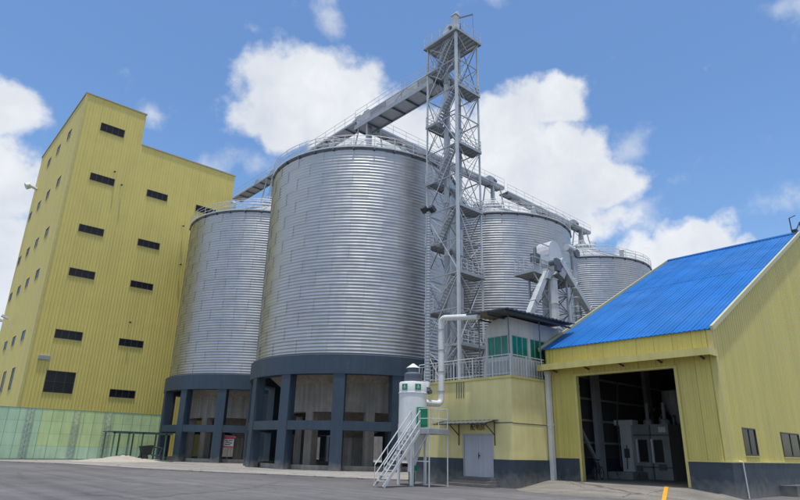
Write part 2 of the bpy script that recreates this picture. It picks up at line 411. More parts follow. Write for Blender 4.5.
def window(parent, O, U, Nn, u0, u1, z0, z1, nx=2, ny=1, fr=0.07, mf='window_frame', mg='glass_dark', sill=None, recess=0.03, name='window'):
    """framed window in a wall plane: frame > panes, sill"""
    O = Vector(O); U = Vector(U); Nn = Vector(Nn); Z = Vector((0,0,1))
    b = MB()
    def bar(a, c, d, e, dep): b.obox(O+U*(a+c)/2+Z*(d+e)/2+Nn*0.005, U, Nn, Z, (c-a)/2, dep, (e-d)/2)
    bar(u0, u1, z0, z0+fr, .035); bar(u0, u1, z1-fr, z1, .035); bar(u0, u0+fr, z0+fr, z1-fr, .035); bar(u1-fr, u1, z0+fr, z1-fr, .035)
    w = (u1-u0)/nx; hh = (z1-z0)/ny
    for i in range(1, nx): bar(u0+i*w-fr*.35, u0+i*w+fr*.35, z0+fr, z1-fr, .02)
    for i in range(1, ny): bar(u0+fr, u1-fr, z0+i*hh-fr*.3, z0+i*hh+fr*.3, .018)
    f = b.build(name, mf, parent)
    for i in range(nx):
        for j in range(ny):
            p = MB(); tilt = random.uniform(-.004, .004)
            p.obox(O+U*(u0+(i+.5)*w)+Z*(z0+(j+.5)*hh)-Nn*(recess+tilt), U, Nn, Z, w/2-.01, .008, hh/2-.01)
            p.build('pane', mg, f)
    if sill:
        s = MB(); s.obox(O+U*(u0+u1)/2+Z*(z0-.03)+Nn*.035, U, Nn, Z, (u1-u0)/2+.05, .035, .025); s.build('sill', sill, f)
    return f

# ================================================================== SETTING
g = MB(); g.add([(-1500,-1500,0),(2500,-1500,0),(2500,2500,0),(-1500,2500,0)], [(0,1,2,3)])
struct(g.build('ground', 'asphalt'))
# pale concrete apron around the silo feet, broken into cast bays
def in_poly(x, y, P):
    c = False
    for i in range(len(P)):
        (x1, y1), (x2, y2) = P[i], P[i-1]
        if (y1 > y) != (y2 > y) and x < (x2-x1)*(y-y1)/(y2-y1)+x1: c = not c
    return c
pad = MB()
PADP = [(10,62),(13.5,56),(15.6,46),(17.5,40),(20.4,34),(22.6,28.5),(24.2,26.4),(60,26.4),(95,30),(95,72),(60,76),(10,66)]
pad.prism([(x, y, 0.004) for x, y in PADP], (0, 0, 0.06))
pd = struct(pad.build('concrete_pad', 'concrete'))
jt = MB()
for y in (30, 36, 42, 48, 54, 60): jt.box(11 if y > 57 else (14.5 if y > 50 else (18 if y > 38 else 23)), 24.6, y, y+.05, .05, .067)
for x in (17, 20, 23):
    jt.box(x, x+.05, {17: 43, 20: 37, 23: 30}[x], 62, .05, .067)
jt.build('joint', 'asphalt', pd)
# ramp up to the warehouse door
ap = MB()
Y = [9.7, 10.6, 11.9, 13.5, 15.5, 17.5, 18.78]
top = [(27.35, .02), (27.35, .2), (27.45, .375), (27.45, .375), (27.45, .375), (27.45, .375), (27.45, .375)]
foot = [(26.4, .004), (25.0, .004), (23.6, .004), (22.8, .004), (22.5, .004), (22.9, .004), (24.2, .004)]
K = 8; vs = []; fs = []
for (tx, tz), (fx, fz), y in zip(top, foot, Y):
    for k in range(K+1):
        t = k/K; s = t*t*(3-2*t)*.6+t*.4
        vs.append((fx+(tx-fx)*t, y, fz+(tz-fz)*s))
for i in range(len(Y)-1):
    for k in range(K): fs.append((i*(K+1)+k, (i+1)*(K+1)+k, (i+1)*(K+1)+k+1, i*(K+1)+k+1)[::-1])
ap.add(vs, fs); struct(ap.build('ramp', 'apron_concrete', smooth=True))
# sand spilled by the green fence
sp = MB(); nx, ny = 22, 14; vs = []; fs = []
for i in range(nx+1):
    for j in range(ny+1):
        u = i/nx*2-1; v = j/ny*2-1; rr = math.sqrt(u*u+v*v)
        zz = max(0, 1-rr)**1.1*.5*(1+.35*math.sin(7*u+2)*math.cos(5*v)+.25*math.sin(13*u+9*v))
        vs.append((20.2+u*4.6, 62.6+v*3.0, .062+zz*1.0))
for i in range(nx):
    for j in range(ny): fs.append((i*(ny+1)+j, (i+1)*(ny+1)+j, (i+1)*(ny+1)+j+1, i*(ny+1)+j+1))
sp.add(vs, fs); so = sp.build('sand_heap', 'sand', smooth=True)
tag(so, 'low pale heap of sand in front of the green fence', 'sand heap'); so['kind'] = 'stuff'

# ================================================================== TALL YELLOW MILL BUILDING
BX0, BX1, BY0, BY1, BXS = 12.72, 33.95, 76.0, 100.6, 20.25
ZT, ZL = 44.3, 39.7
mill = thing('mill_building', 'tall yellow ribbed-metal factory block with stepped roof and small dark windows', 'building', (BX0, BY0, 0))
right_w = [(2.3, 5.25, 39.8, 40.97), (2.3, 5.2, 32.8, 33.82), (9.3, 12.05, 32.76, 33.77), (16.05, 19.0, 32.6, 33.6), (2.25, 5.1, 25.92, 26.9), (9.25, 12.05, 25.84, 26.8),
           (16.1, 19, 25.75, 26.7), (2.2, 5.05, 20.35, 21.34), (9.25, 12.05, 20.35, 21.22), (2.1, 5.0, 12.91, 13.95), (9.1, 12.0, 12.95, 13.85), (2.1, 5.1, 6.9, 9.3), (9.05, 12.0, 6.86, 7.8)]
left_w = []
for z in (40.6, 33.7, 26.7, 21.2, 13.6):
    for y in (5.7, 11.4, 16.8, 22.4):
        if z > 40 and y > 20: continue
        left_w.append((BY1-BY0-y-.9, BY1-BY0-y+.9, z-.6, z+.6))
for y in (6.7, 12.2): left_w.append((BY1-BY0-y-.85, BY1-BY0-y+.85, 7.3, 9.9))
clad(mill, (BX0, BY0, 0), (1,0,0), (0,0,1), (0,-1,0), BX1-BX0, 0, lambda u: ZT if u < BXS-BX0 else ZL, right_w, 1.06, .353, .02, 'yellow_cladding')
clad(mill, (BX0, BY1, 0), (0,-1,0), (0,0,1), (-1,0,0), BY1-BY0, 0, lambda u: ZT, left_w, 1.07, .3567, .02, 'yellow_cladding')
b = MB(); b.box(BX1-.1, BX1, BY0+.06, BY1, 0, ZL); b.build('side_wall', 'yellow_cladding', mill)
b = MB(); b.box(BX0+.06, BX1, BY1-.1, BY1, 0, ZL-.1); b.build('rear_wall', 'yellow_cladding', mill)
b = MB(); b.box(BXS-.1, BXS, BY0+.06, BY1-.1, ZL-.2, ZT); b.build('step_wall', 'yellow_cladding', mill)
b = MB(); b.box(BX0-.12, BXS+.1, BY0-.12, BY1+.1, ZT, ZT+.14); b.box(BXS+.1, BX1+.1, BY0-.12, BY1+.1, ZL, ZL+.14); b.build('roof_cap', 'grey_cap', mill)
b = MB(); b.box(BX0-.07, BX0+.22, BY0-.07, BY0-.037, 0, ZT-.01); b.box(BX0-.07, BX0-.037, BY0-.036, BY0+.22, 0, ZT-.01); b.build('corner_trim', 'yellow_trim', mill)
for (a, c, d, e) in right_w: window(mill, (BX0, BY0, 0), (1,0,0), (0,-1,0), a, c, d, e, nx=4 if e-d < 1.5 else 3, ny=1 if e-d < 1.5 else 2, sill='yellow_trim', recess=.012)
for (a, c, d, e) in left_w: window(mill, (BX0, BY1, 0), (0,-1,0), (-1,0,0), a, c, d, e, nx=2, sill='yellow_trim', recess=.012)
b = MB(); b.box(BX0+.95, BX0+2.15, BY0-.16, BY0-.04, 10.4, 10.9)
for k in range(4): b.box(BX0+.97, BX0+2.13, BY0-.2, BY0-.16, 10.43+k*.12, 10.47+k*.12)
b.build('vent', 'silver_frame', mill)
for x, z in ((4.9, 34.7), (6.0, 33.2), (14.6, 29.9), (15, 24.5), (9.9, 15.9)):
    b = MB(); b.beam((BX0+x, BY0-.03, z), (BX0+x, BY0-.35, z), .05); b.obox((BX0+x, BY0-.42, z-.03), (1,0,0), (0,.9,.3), (0,-.3,.9), .09, .16, .09); b.build('security_camera', 'dark_steel', mill)
for y, z in ((90.1, 16.9), (94.6, 17.2)):
    b = MB(); b.tube([(BX0-.03, y, z-1.6), (BX0-.5, y, z-.4), (BX0-1.0, y, z-.05)], .04, 6); b.obox((BX0-1.2, y, z), (.95,0,-.3), (0,1,0), (.3,0,.95), .42, .3, .13); b.build('flood_lamp', 'white_paint', mill)
b = MB(); b.tube([(BX0-.03, 98.3, 38.1), (BX0-1.0, 98.3, 38.4)], .22, 10); b.tube([(BX0-1.0, 98.3, 38.4), (BX0-1.5, 98.3, 38.1)], [.45, .5], 14); b.build('exhaust_hood', 'white_paint', mill)

# ================================================================== GREEN FENCE
FY = 67.3
fence = thing('panel_fence', 'tall pale green panel fence on lattice posts below the yellow block', 'fence', (16, FY, 0))
cols = ['fence_green', 'fence_green', 'fence_green', 'fence_yellowgreen', 'fence_yellowgreen']
x = 4.0; i = 0; zs = [0.15, 1.3, 2.45, 3.6, 4.72]
while x < 25.4:
    for z0, z1 in zip(zs, zs[1:]):
        b = MB(); b.box(x+.012, min(x+.95, 25.5)-.012, FY, FY+.04, z0+.007, z1-.007)
        m = 'fence_yellowgreen' if (x > 12.6 and z0 > 1) else 'fence_green'
        b.build('panel', m, fence)
    x += .95; i += 1
b = MB()
for z in zs: b.box(4, 25.5, FY+.04, FY+.1, z-.04, z+.04)
b.box(4, 25.5, FY-.02, FY+.041, zs[-1], zs[-1]+.05)
b.build('fence_rail', 'fence_joint', fence)
x = 4.0; me = None
for k in range(23):
    bb = MB(); bb.box(x-.014, x+.014, FY-.02, FY+.035, .1, 4.72); bb.build('mullion', 'fence_joint', fence); x += .95
for px in (8.1, 12.5, 16.6, 19.6):
    b = MB()
    for s in (-.28, .28): b.tube([(px+s, FY-.16, 0), (px+s, FY-.16, 4.75)], .03, 6)
    n = 9
    for k in range(n):
        z = .1+k*.51; b.tube([(px-.28, FY-.16, z), (px+.28, FY-.16, z+.51)], .018, 5); b.tube([(px+.28, FY-.16, z), (px-.28, FY-.16, z+.51)], .018, 5)
    b.build('lattice_post', 'galv_steel', fence)

# ================================================================== SILOS
SR, SZB, SZT = 9.4, 8.86, 27.16
NS, NR = 21, 16
SHH = (SZT-SZB)/NR; DTH = 2*PI/NS
def sheet_mesh():
    b = MB(); na, nz = 6, 32; amp = .018
    for i in range(na+1):
        t = i/na; a = -DTH/2-.006+(DTH+.012)*t
        for j in range(nz+1):
            z = SHH*j/nz; r = SR+amp*math.cos(2*PI*4*z/SHH)+.022*t+.006*(1-j/nz)
            b.v.append((r*math.cos(a), r*math.sin(a), z))
    for i in range(na):
        for j in range(nz): b.f.append((i*(nz+1)+j, (i+1)*(nz+1)+j, (i+1)*(nz+1)+j+1, i*(nz+1)+j+1))
    nf = len(b.f); a = DTH/2+.007; w = .045/SR; k0 = len(b.v)
    for j in range(nz+1):
        z = SHH*j/nz; r = SR+amp*math.cos(2*PI*4*z/SHH)+.026+.006*(1-j/nz)
        b.v += [(r*math.cos(a-w), r*math.sin(a-w), z), ((r-.02)*math.cos(a), (r-.02)*math.sin(a), z)]
    for j in range(nz): b.f.append((k0+2*j, k0+2*j+1, k0+2*j+3, k0+2*j+2))
    me = bpy.data.meshes.new('wall_sheet'); me.from_pydata(b.v, [], b.f); me.materials.append(MATS['galvanised']); me.materials.append(MATS['lap_seam'])
    for p in me.polygons: p.material_index = 1 if p.index >= nf else 0
    me.polygons.foreach_set('use_smooth', [True]*len(me.polygons)); me.update(); return me
SHEET = sheet_mesh()
def box_mesh(name, x0, x1, y0, y1, z0, z1, m):
    b = MB(); b.box(x0, x1, y0, y1, z0, z1); me = bpy.data.meshes.new(name); me.from_pydata(b.v, [], b.f); me.materials.append(MATS[m]); return me
COLM = box_mesh('column', 8.95, 9.72, -.46, .46, 0, 7.25, 'slate_paint')
NC = 13; CSTEP = 2*PI/NC; C0 = math.radians(196.5)
_ch = (9.55*math.cos(CSTEP/2)); _hl = 9.55*math.sin(CSTEP/2)-.40
MIDB = box_mesh('tie_beam', _ch-.28, _ch+.22, -_hl, _hl, 2.98, 3.67, 'slate_paint')
INC = box_mesh('inner_column', 5.9, 6.7, -.38, .38, 0, 4.5, 'raw_concrete')
def make_silo(cx, cy, label):
    s = thing('grain_silo', label, 'silo', (cx, cy, 0), 'corrugated steel grain silos')
    ca = math.atan2(-cy, -cx)
    back = MB()
    for k in range(NR):
        for i in range(NS):
            a = DTH*(i+(.5 if k % 2 else 0)+.13)
            d = (a-ca+PI) % (2*PI)-PI
            if abs(d) < math.radians(112):
                put('wall_sheet', SHEET, s, (cx, cy, SZB+k*SHH), (0, 0, a))
            else:
                ca_, sa_ = math.cos(a), math.sin(a)
                back.add([(cx+v.co.x*ca_-v.co.y*sa_, cy+v.co.x*sa_+v.co.y*ca_, v.co.z+SZB+k*SHH) for v in SHEET.vertices], [tuple(p.vertices) for p in SHEET.polygons])
    o = back.build('rear_sheeting', 'galvanised', s, smooth=True); o['kind'] = 'stuff'
    b = MB(); b.lathe((cx, cy), [(9.52, SZB-.1), (9.52, SZB+.02), (8.9, SZB+.02), (8.9, SZB-.1)], 72, True); b.build('base_flange', 'dark_steel', s)
    b = MB(); b.lathe((cx, cy), [(9.78, 7.22), (9.78, 8.70), (9.70, 8.76), (8.85, 8.76), (8.85, 7.22)], 78, True); b.build('ring_beam', 'slate_paint', s, smooth=True)
    for i in range(NC):
        a = C0+CSTEP*i
        put('column', COLM, s, (cx, cy, 0), (0, 0, a)); put('tie_beam', MIDB, s, (cx, cy, 0), (0, 0, a+CSTEP/2))
    for i in range(8): put('inner_column', INC, s, (cx, cy, 0), (0, 0, 2*PI*i/8+.31))
    b = MB(); b.lathe((cx, cy), [(8.9, 8.65), (8.9, 8.4), (6.75, 6.7), (6.7, 4.5), (5.8, 4.5), (5.8, 5.6), (1.2, 2.6), (0.0, 2.6)], 40); b.build('hopper', 'raw_concrete', s)
    b = MB(); b.lathe((cx, cy), [(8.75, .06), (8.75, .42), (8.35, .42), (8.35, .06)], 60, True); b.build('plinth', 'raw_concrete', s)
    b = MB(); b.box(cx-1.1, cx+1.1, cy-1.1, cy+1.1, 0, 2.62); b.build('discharge_pit', 'raw_concrete', s)
    # roof
    b = MB(); n = 26; zr = 31.3
    for i in range(n):
        a0, a1 = 2*PI*i/n, 2*PI*(i+1)/n
        p = lambda r, a, z: (cx+r*math.cos(a), cy+r*math.sin(a), z)
        b.add([p(9.4, a0, SZT+.02), p(9.4, a1, SZT+.02), p(1.1, a1, zr), p(1.1, a0, zr)], [(0,1,2,3)])
        b.beam(p(9.4, a0, SZT+.06), p(1.1, a0, zr+.04), .07, .1)
    b.lathe((cx, cy), [(1.15, zr-.05), (1.15, zr+.7), (0, zr+.9)], 20)
    b.build('roof', 'galv_steel', s)
    b = MB(); b.lathe((cx, cy), [(9.45, SZT-.12), (9.5, SZT-.02), (9.5, SZT+.05), (9.3, SZT+.05), (9.3, SZT-.12)], 84, True); b.build('eave_ring', 'galv_dark', s)
    b = MB(); b.lathe((cx, cy), [(8.95, SZT+.06), (9.56, SZT+.06), (9.56, SZT+.2), (9.53, SZT+.2), (9.53, SZT+.1), (8.95, SZT+.1)], 84, True); b.build('eave_walkway', 'galv_pale', s)
    b = MB()
    for zz in (.45, .82, 1.18): b.ring((cx, cy), 9.54, SZT+.06+zz, .026, 84, 5)
    b.build('eave_handrail', 'galv_pale', s)
    pm = post_mesh(1.18, .026, 'galv_pale')
    for i in range(32):
        a = 2*PI*i/32; put('rail_post', pm, s, (cx+9.54*math.cos(a), cy+9.54*math.sin(a), SZT+.06))
    bm = bpy.data.meshes.get('walkway_bracket') or box_mesh('walkway_bracket', 9.42, 9.6, -.07, .07, -.16, .05, 'galv_dark')
    for i in range(32): put('walkway_bracket', bm, s, (cx, cy, SZT), (0, 0, 2*PI*i/32))
    b = MB()
    for rr_, hh_ in ((2.2, 30.8), (2.2, 31.5), (2.2, 32.1), (5.6, 29.7), (5.6, 30.3), (7.6, 28.9), (7.6, 29.5)): b.ring((cx, cy), rr_, hh_, .024, 40, 5)
    for i in range(10):
        a = 2*PI*i/10; b.tube([(cx+2.2*math.cos(a), cy+2.2*math.sin(a), 30.7), (cx+2.2*math.cos(a), cy+2.2*math.sin(a), 32.1)], .024, 5)
        b.tube([(cx+5.6*math.cos(a), cy+5.6*math.sin(a), 29.0), (cx+5.6*math.cos(a), cy+5.6*math.sin(a), 30.3)], .024, 5); b.tube([(cx+7.6*math.cos(a), cy+7.6*math.sin(a), 28.1), (cx+7.6*math.cos(a), cy+7.6*math.sin(a), 29.5)], .024, 5)
    b.build('apex_railing', 'galv_pale', s)
    for i in range(6):
        a = 2*PI*i/6+.4; q = (cx+6.9*math.cos(a), cy+6.9*math.sin(a))
        b = MB(); b.tube([(*q, 28.5), (*q, 29.35)], .3, 10); b.lathe(q, [(.42, 29.35), (0, 29.65)], 12); b.build('roof_vent', 'galv_pale', s)
    # inner handrail up the roof slope and stair to the apex
    for da in (-.05, .05, 1.15, 1.25, -1.35, -1.25):
        a = math.radians(-150)+da
        pts = [(cx+rr*math.cos(a), cy+rr*math.sin(a), SZT+.05+(9.5-rr)*.5) for rr in (9.4, 6.6, 3.8, 1.4)]
        b = MB()
        for hh in (.12, .6, 1.1): b.tube([(p[0], p[1], p[2]+hh) for p in pts], .024, 5)
        for p in pts: b.tube([p, (p[0], p[1], p[2]+1.1)], .024, 5)
        b.build('roof_stair_rail', 'galv_pale', s)
    return s
FC, RC, SC2, LC = (34.4, 44.7), (55.6, 45.05), (77.2, 45.5), (34.5, 65.1)
make_silo(*FC, 'big corrugated steel silo in front, on slate-blue columns beside the stair tower')
make_silo(*LC, 'corrugated steel silo next to the tall yellow block, half hidden by the front silo')
make_silo(*RC, 'corrugated steel silo directly behind the stair tower and the spouted elevator')
make_silo(*SC2, 'farthest corrugated silo, just above the blue roof')

# ================================================================== GANTRIES ON TOP
def gantry(name, label, p, q, half, zb, heavy, motors, legs, group, zc=.95, side=1):
    """conveyor bridge between two points at height zb; heavy = with closed floor and side girders"""
    P = Vector((*p, zb)); Q = Vector((*q, zb)); d = (Q-P).normalized(); sx = Vector((d.y, -d.x, 0)); Lh = (Q-P).length
    t = thing(name, label, 'conveyor', P, group)
    Z = Vector((0,0,1))
    b = MB(); b.obox((P+Q)/2+Z*.06, d, sx, Z, Lh/2, half, .03); b.build('deck', 'galv_steel', t)
    n = max(3, round(Lh/1.9))
    for i in range(n+1):
        c = P+d*(Lh*i/n); b = MB(); b.obox(c-Z*.06, sx, d, Z, half, .05, .09 if heavy else .05); b.build('cross_beam', 'galv_dark', t)
    for s in (-1, 1):
        b = MB(); b.beam(P+sx*s*half+Z*(.1 if heavy else -.02), Q+sx*s*half+Z*(.1 if heavy else -.02), .08, .5 if heavy else .13); b.build('girder', 'galv_steel' , t)
        if heavy:
            b = MB(); b.beam(P+sx*s*half+Z*1.15, Q+sx*s*half+Z*1.15, .09, .12); b.build('top_chord', 'galv_pale', t)
            for i in range(n):
                a = P+d*(Lh*i/n)+sx*s*half; c = P+d*(Lh*(i+1)/n)+sx*s*half
                b = MB(); b.beam(a+Z*.1, c+Z*1.1, .05) if i % 2 else b.beam(a+Z*1.1, c+Z*.1, .05); b.build('web_brace', 'galv_steel', t)
        railing(t, [P+sx*s*half+Z*(1.1 if heavy else .08), Q+sx*s*half+Z*(1.1 if heavy else .08)], 1.1, 1.9, .022, 'galv_pale', kick=not heavy)
    # conveyor casing in flanged lengths
    off = sx*(half*.35*side); m = max(3, round(Lh/2.6))
    for i in range(m):
        a = P+d*(Lh*i/m)+off+Z*zc; c = P+d*(Lh*(i+1)/m-.02)+off+Z*zc
        b = MB(); hw = .36 if heavy else .2; b.obox((a+c)/2, d, sx, Z, (c-a).length/2, hw, hw); b.obox(a+d*.03, d, sx, Z, .03, hw+.05, hw+.05); b.build('conveyor_casing', 'galv_pale' if i % 3 else 'galv_steel', t)
    for mt in motors:
        c = P+d*mt+off+Z*(zc+.55)
        b = MB(); b.tube([c-d*.15, c+d*.55], .26, 12); b.tube([c+d*.55, c+d*.75], .2, 12); b.obox(c-Z*.25, d, sx, Z, .35, .2, .1); b.obox(c+Z*.26+d*.2, d, sx, Z, .14, .12, .09); b.build('drive_motor', 'motor_paint', t)
        b = MB(); b.obox(c-d*.55-Z*.15, d, sx, Z, .4, .34, .42); b.build('drive_head', 'galv_steel', t)
    for lg, zf in legs:
        c = P+d*lg
        for s in (-1, 1):
            for e in (-.7, .7):
                b = MB(); b.beam(c+sx*s*half*.9+d*e, (c.x+sx.x*s*1.1+d.x*e*1.4, c.y+sx.y*s*1.1+d.y*e*1.4, zf), .12); b.build('support_leg', 'galv_steel', t)
        b = MB(); b.tube([c-Z*.1, (c.x, c.y, zf-.4)], .28, 12); b.build('discharge_spout', 'galv_steel', t)
        b = MB(); b.beam(c+sx*half*.9-d*.7+Z*-.2, (c.x-sx.x*1.1+d.x*1, c.y-sx.y*1.1+d.y*1, zf+.1), .06); b.beam(c-sx*half*.9-d*.7+Z*-.2, (c.x+sx.x*1.1+d.x*1, c.y+sx.y*1.1+d.y*1, zf+.1), .06); b.build('cross_brace', 'galv_steel', t)
    return t
GG = 'conveyor gantries over the silos'
gantry('conveyor_bridge', 'enclosed steel conveyor bridge from the stair tower to the front silo roof', (34.4, 33.7), (34.4, 45.9), .95, 34.75, True, [11.2], [(10.8, 32.1)], GG, .95, -1)
gantry('conveyor_gantry', 'long conveyor walkway from the front silo roof to the silo beside the yellow block', (34.45, 46.2), (34.5, 75.4), .75, 35.85, False, [1.0, 20.0, 24.0], [(18.6, 32.1), (10, 29.0)], GG, .45)
gantry('conveyor_gantry', 'conveyor walkway running behind the stair tower to the second silo roof', (35.6, 44.9), (57.2, 44.95), .7, 34.9, False, [19.4], [(20.0, 31.2), (10.5, 29.0)], GG, -.1, 2)
gantry('conveyor_gantry', 'conveyor walkway between the second silo and the farthest silo', (57.9, 44.95), (79.0, 45.4), .7, 34.5, False, [17.0], [(19.2, 31.2), (10.5, 29.0)], GG, -.1, 2)

# ================================================================== STAIR TOWER
TX0, TX1, TY0, TY1, TZ = 32.6, 35.45, 30.0, 33.6, 37.8
tower = thing('elevator_tower', 'tall open lattice stair tower with bucket elevator in front of the silos', 'tower', ((TX0+TX1)/2, (TY0+TY1)/2, 0))
for x in (TX0, TX1):
    for y in (TY0, TY1):
        w = .21 if (x == TX0 and y == TY0) else .13
        b = MB(); b.box(x-w/2, x+w/2, y-w/2, y+w/2, 0, TZ); b.build('corner_post', 'galv_pale', tower)
LV = [TZ-2.85*k for k in range(13)]
def face(a, c, k0):
    for k, z in enumerate(LV[1:], 1):
        b = MB(); b.beam((*a, z), (*c, z), .07, .09); b.build('girt', 'galv_steel', tower)
    for k in range(12):
        zm = (LV[k]+LV[min(k+1, 12)])/2
        m_ = ((a[0]+c[0])/2, (a[1]+c[1])/2)
        b = MB(); b.beam((*a, LV[k]), (*m_, zm), .04); b.beam((*m_, zm), (*c, LV[k]), .04); b.build('secondary_brace', 'galv_pale', tower)
    for k in range(0, 12, 2):
        z1 = LV[k]-.1; z0 = LV[k+2]+.1
        b = MB(); b.beam((*a, z0), (*c, z1), .052); b.build('brace', 'galv_dark' if (k//2+k0) % 2 else 'galv_pale', tower)
        b = MB(); b.beam((*a, z1), (*c, z0), .052); b.build('brace', 'galv_pale' if (k//2+k0) % 2 else 'galv_dark', tower)
        for q0, q1 in ((.25, .75),):
            zm = (z0+z1)/2
            b = MB(); b.beam((a[0], a[1], zm), (c[0], c[1], zm), .05); b.build('brace', 'galv_steel', tower)
face((TX0, TY0), (TX1, TY0), 0); face((TX0, TY0), (TX0, TY1), 1); face((TX1, TY0), (TX1, TY1), 0); face((TX0, TY1), (TX1, TY1), 1)
b = MB()
def plate(x0, x1, y0, y1, z, nm='landing', par=None):
    b = MB(); b.box(x0, x1, y0, y1, z, z+.05)
    b.box(x0, x1, y0-.03, y0-.001, z-.1, z+.14); b.box(x0, x1, y1+.001, y1+.03, z-.1, z+.14); b.box(x0-.03, x0-.001, y0, y1, z-.1, z+.14); b.box(x1+.001, x1+.03, y0, y1, z-.1, z+.14)
    k = int((x1-x0)/.45)
    for i in range(1, k): b.box(x0+(x1-x0)*i/k-.02, x0+(x1-x0)*i/k+.02, y0, y1, z-.08, z-.001)
    return b.build(nm, 'galv_steel', par or tower)
right_z = [32.1-5.7*k for k in range(5)]; left_z = [34.95-5.7*k for k in range(6)]
for z in right_z:
    plate(TX0+.15, TX1+.1, TY0-.15, TY0+.95, z)
    railing(tower, [(TX0+.2, TY0-.12, z+.05), (TX1+.08, TY0-.12, z+.05), (TX1+.08, TY0+.9, z+.05)], 1.05, .7, .026, 'galv_pale', rails=(1.0, .66, .33), kick=True)
for z in left_z:
    plate(TX0-.1, TX1-.15, TY1-.95, TY1+.12, z)
    railing(tower, [(TX0-.08, TY1-.9, z+.05), (TX0-.08, TY1+.1, z+.05), (TX1-.2, TY1+.1, z+.05)], 1.05, .7, .026, 'galv_pale', rails=(1.0, .66, .33), kick=True)
def flight(parent, x0, x1, ya, za, yb, zb, n=12, m='galv_steel', hr=.95, axis='y', nm='stair_flight'):
    b = MB()
    P = lambda x, y, z: (x, y, z) if axis == 'y' else (y, x, z)
    for x in (x0, x1): b.beam(P(x, ya, za), P(x, yb, zb), .05, .22 if axis == 'y' else .14)
    o = b.build(nm, m, parent)
    t = MB()
    for i in range(1, n):
        y = ya+(yb-ya)*i/n; z = za+(zb-za)*i/n
        p0 = P(x0+.03, y-.13, z); p1 = P(x1-.03, y+.13, z+.035)
        t.box(min(p0[0], p1[0]), max(p0[0], p1[0]), min(p0[1], p1[1]), max(p0[1], p1[1]), p0[2], p1[2])
    t.build('treads', 'galv_pale', o)
    for x in (x0, x1):
        r = MB()
        for hh in (hr, hr*.5): r.tube([P(x, ya, za+hh), P(x, yb, zb+hh)], .028, 6)
        for i in range(4):
            y = ya+(yb-ya)*i/3; z = za+(zb-za)*i/3; r.tube([P(x, y, z), P(x, y, z+hr)], .018, 5)
        r.build('handrail', 'galv_pale', o)
    return o
for z in left_z[1:]: flight(tower, TX0+.12, TX0+.82, TY1-.9, z, TY0+.95, z+2.85)
flight(tower, TX0+.12, TX0+.82, TY1-.9, 34.95, TY0+.95, 37.8)
for z in right_z: flight(tower, TX1-.85, TX1-.15, TY0+.9, z, TY1-.95, z+2.85)
# elevator trunking, in flanged lengths
for s in (-.42, .42):
    z = 0.2; k = 0
    while z < 38:
        z1 = min(z+2.4, 38.4)
        b = MB(); cx, cy = 34.1-s*.9, 31.9+s*1.0
        b.box(cx-.14, cx+.14, cy-.17, cy+.17, z, z1-.01); b.box(cx-.19, cx+.19, cy-.22, cy+.22, z, z+.08)
        b.build('elevator_leg', 'galv_pale' if k % 2 else 'galv_steel', tower); z += 2.4; k += 1
# top platform with elevator head, drive and jib
plate(TX0-.3, TX1+.3, TY0-.3, TY1+.3, TZ, 'top_platform')
zt = TZ+.05
railing(tower, [(TX0-.25, TY0-.25, zt), (TX1+.25, TY0-.25, zt), (TX1+.25, TY1+.25, zt), (TX0-.25, TY1+.25, zt), (TX0-.25, TY0-.25, zt)], 1.15, 1.0, .024, 'galv_pale')
b = MB(); b.box(33.55, 34.55, 31.2, 32.5, TZ+.1, TZ+1.5)
pr = [(33.5, 31.15, TZ+1.5)]+[(33.5, 31.85-.7*math.cos(PI*k/8), TZ+1.5+.75*math.sin(PI*k/8)) for k in range(9)]
b.prism(pr[1:], (1.1, 0, 0)); b.build('elevator_head', 'galv_pale', tower)
b = MB(); b.box(33.3, 34.8, 30.9, 31.14, TZ+.6, TZ+1.7); b.tube([(33.2, 31.0, TZ+1.1), (32.8, 31.0, TZ+1.1)], .2, 10); b.build('drive_motor', 'motor_paint', tower)
b = MB(); b.box(32.95, 33.45, 30.35, 30.85, TZ+.07, TZ+2.3); b.prism([(32.85, 30.25, TZ+2.3), (33.55, 30.25, TZ+2.3), (33.2, 30.25, TZ+2.75)], (0, .7, 0)); b.build('vent_stack', 'galv_pale', tower)
b = MB(); b.beam((33.45, 30.6, TZ+2.2), (35.1, 30.1, TZ+3.35), .1); b.tube([(35.1, 30.1, TZ+3.35), (35.12, 30.1, TZ+.3)], .02, 5); b.tube([(33.9, 30.62, TZ), (33.9, 30.62, TZ+1.9)], .05, 6); b.build('hoist_jib', 'galv_dark', tower)
b = MB(); b.tube([(34.6, 31.9, 37.0), (34.9, 32.3, 36.4), (34.6, 33.6, 35.9)], .24, 10); b.build('discharge_chute', 'galv_steel', tower)

# ================================================================== SMALL SPOUTED ELEVATOR
e2 = thing('spout_elevator', 'small bucket elevator with three long square spouts above the dark canopy', 'elevator', (38.3, 25.4, 0))
for x in (37.2, 39.6):
    for y in (24.9, 26.7):
        b = MB(); b.beam((x, y, 0), (x, y, 15.0), .13); b.build('leg_post', 'galv_steel', e2)
for z in (7.5, 9.0, 10.5, 12.0, 13.4):
    for a, c in (((37.2, 24.9), (39.6, 24.9)), ((37.2, 24.9), (37.2, 26.7)), ((39.6, 24.9), (39.6, 26.7))):
        b = MB(); b.beam((*a, z), (*c, z), .08); b.build('girt', 'galv_steel', e2)
        b = MB(); b.beam((*a, z), (*c, z+1.4), .05); b.beam((*c, z), (*a, z+1.4), .05); b.build('brace', 'galv_dark', e2)
for x in (38.55, 39.15):
    b = MB(); b.box(x-.17, x+.17, 26.0, 26.4, .2, 16.2); b.build('elevator_leg', 'galv_steel', e2)
plate(35.6, 41.2, 25.1, 26.9, 14.7, 'platform', e2)
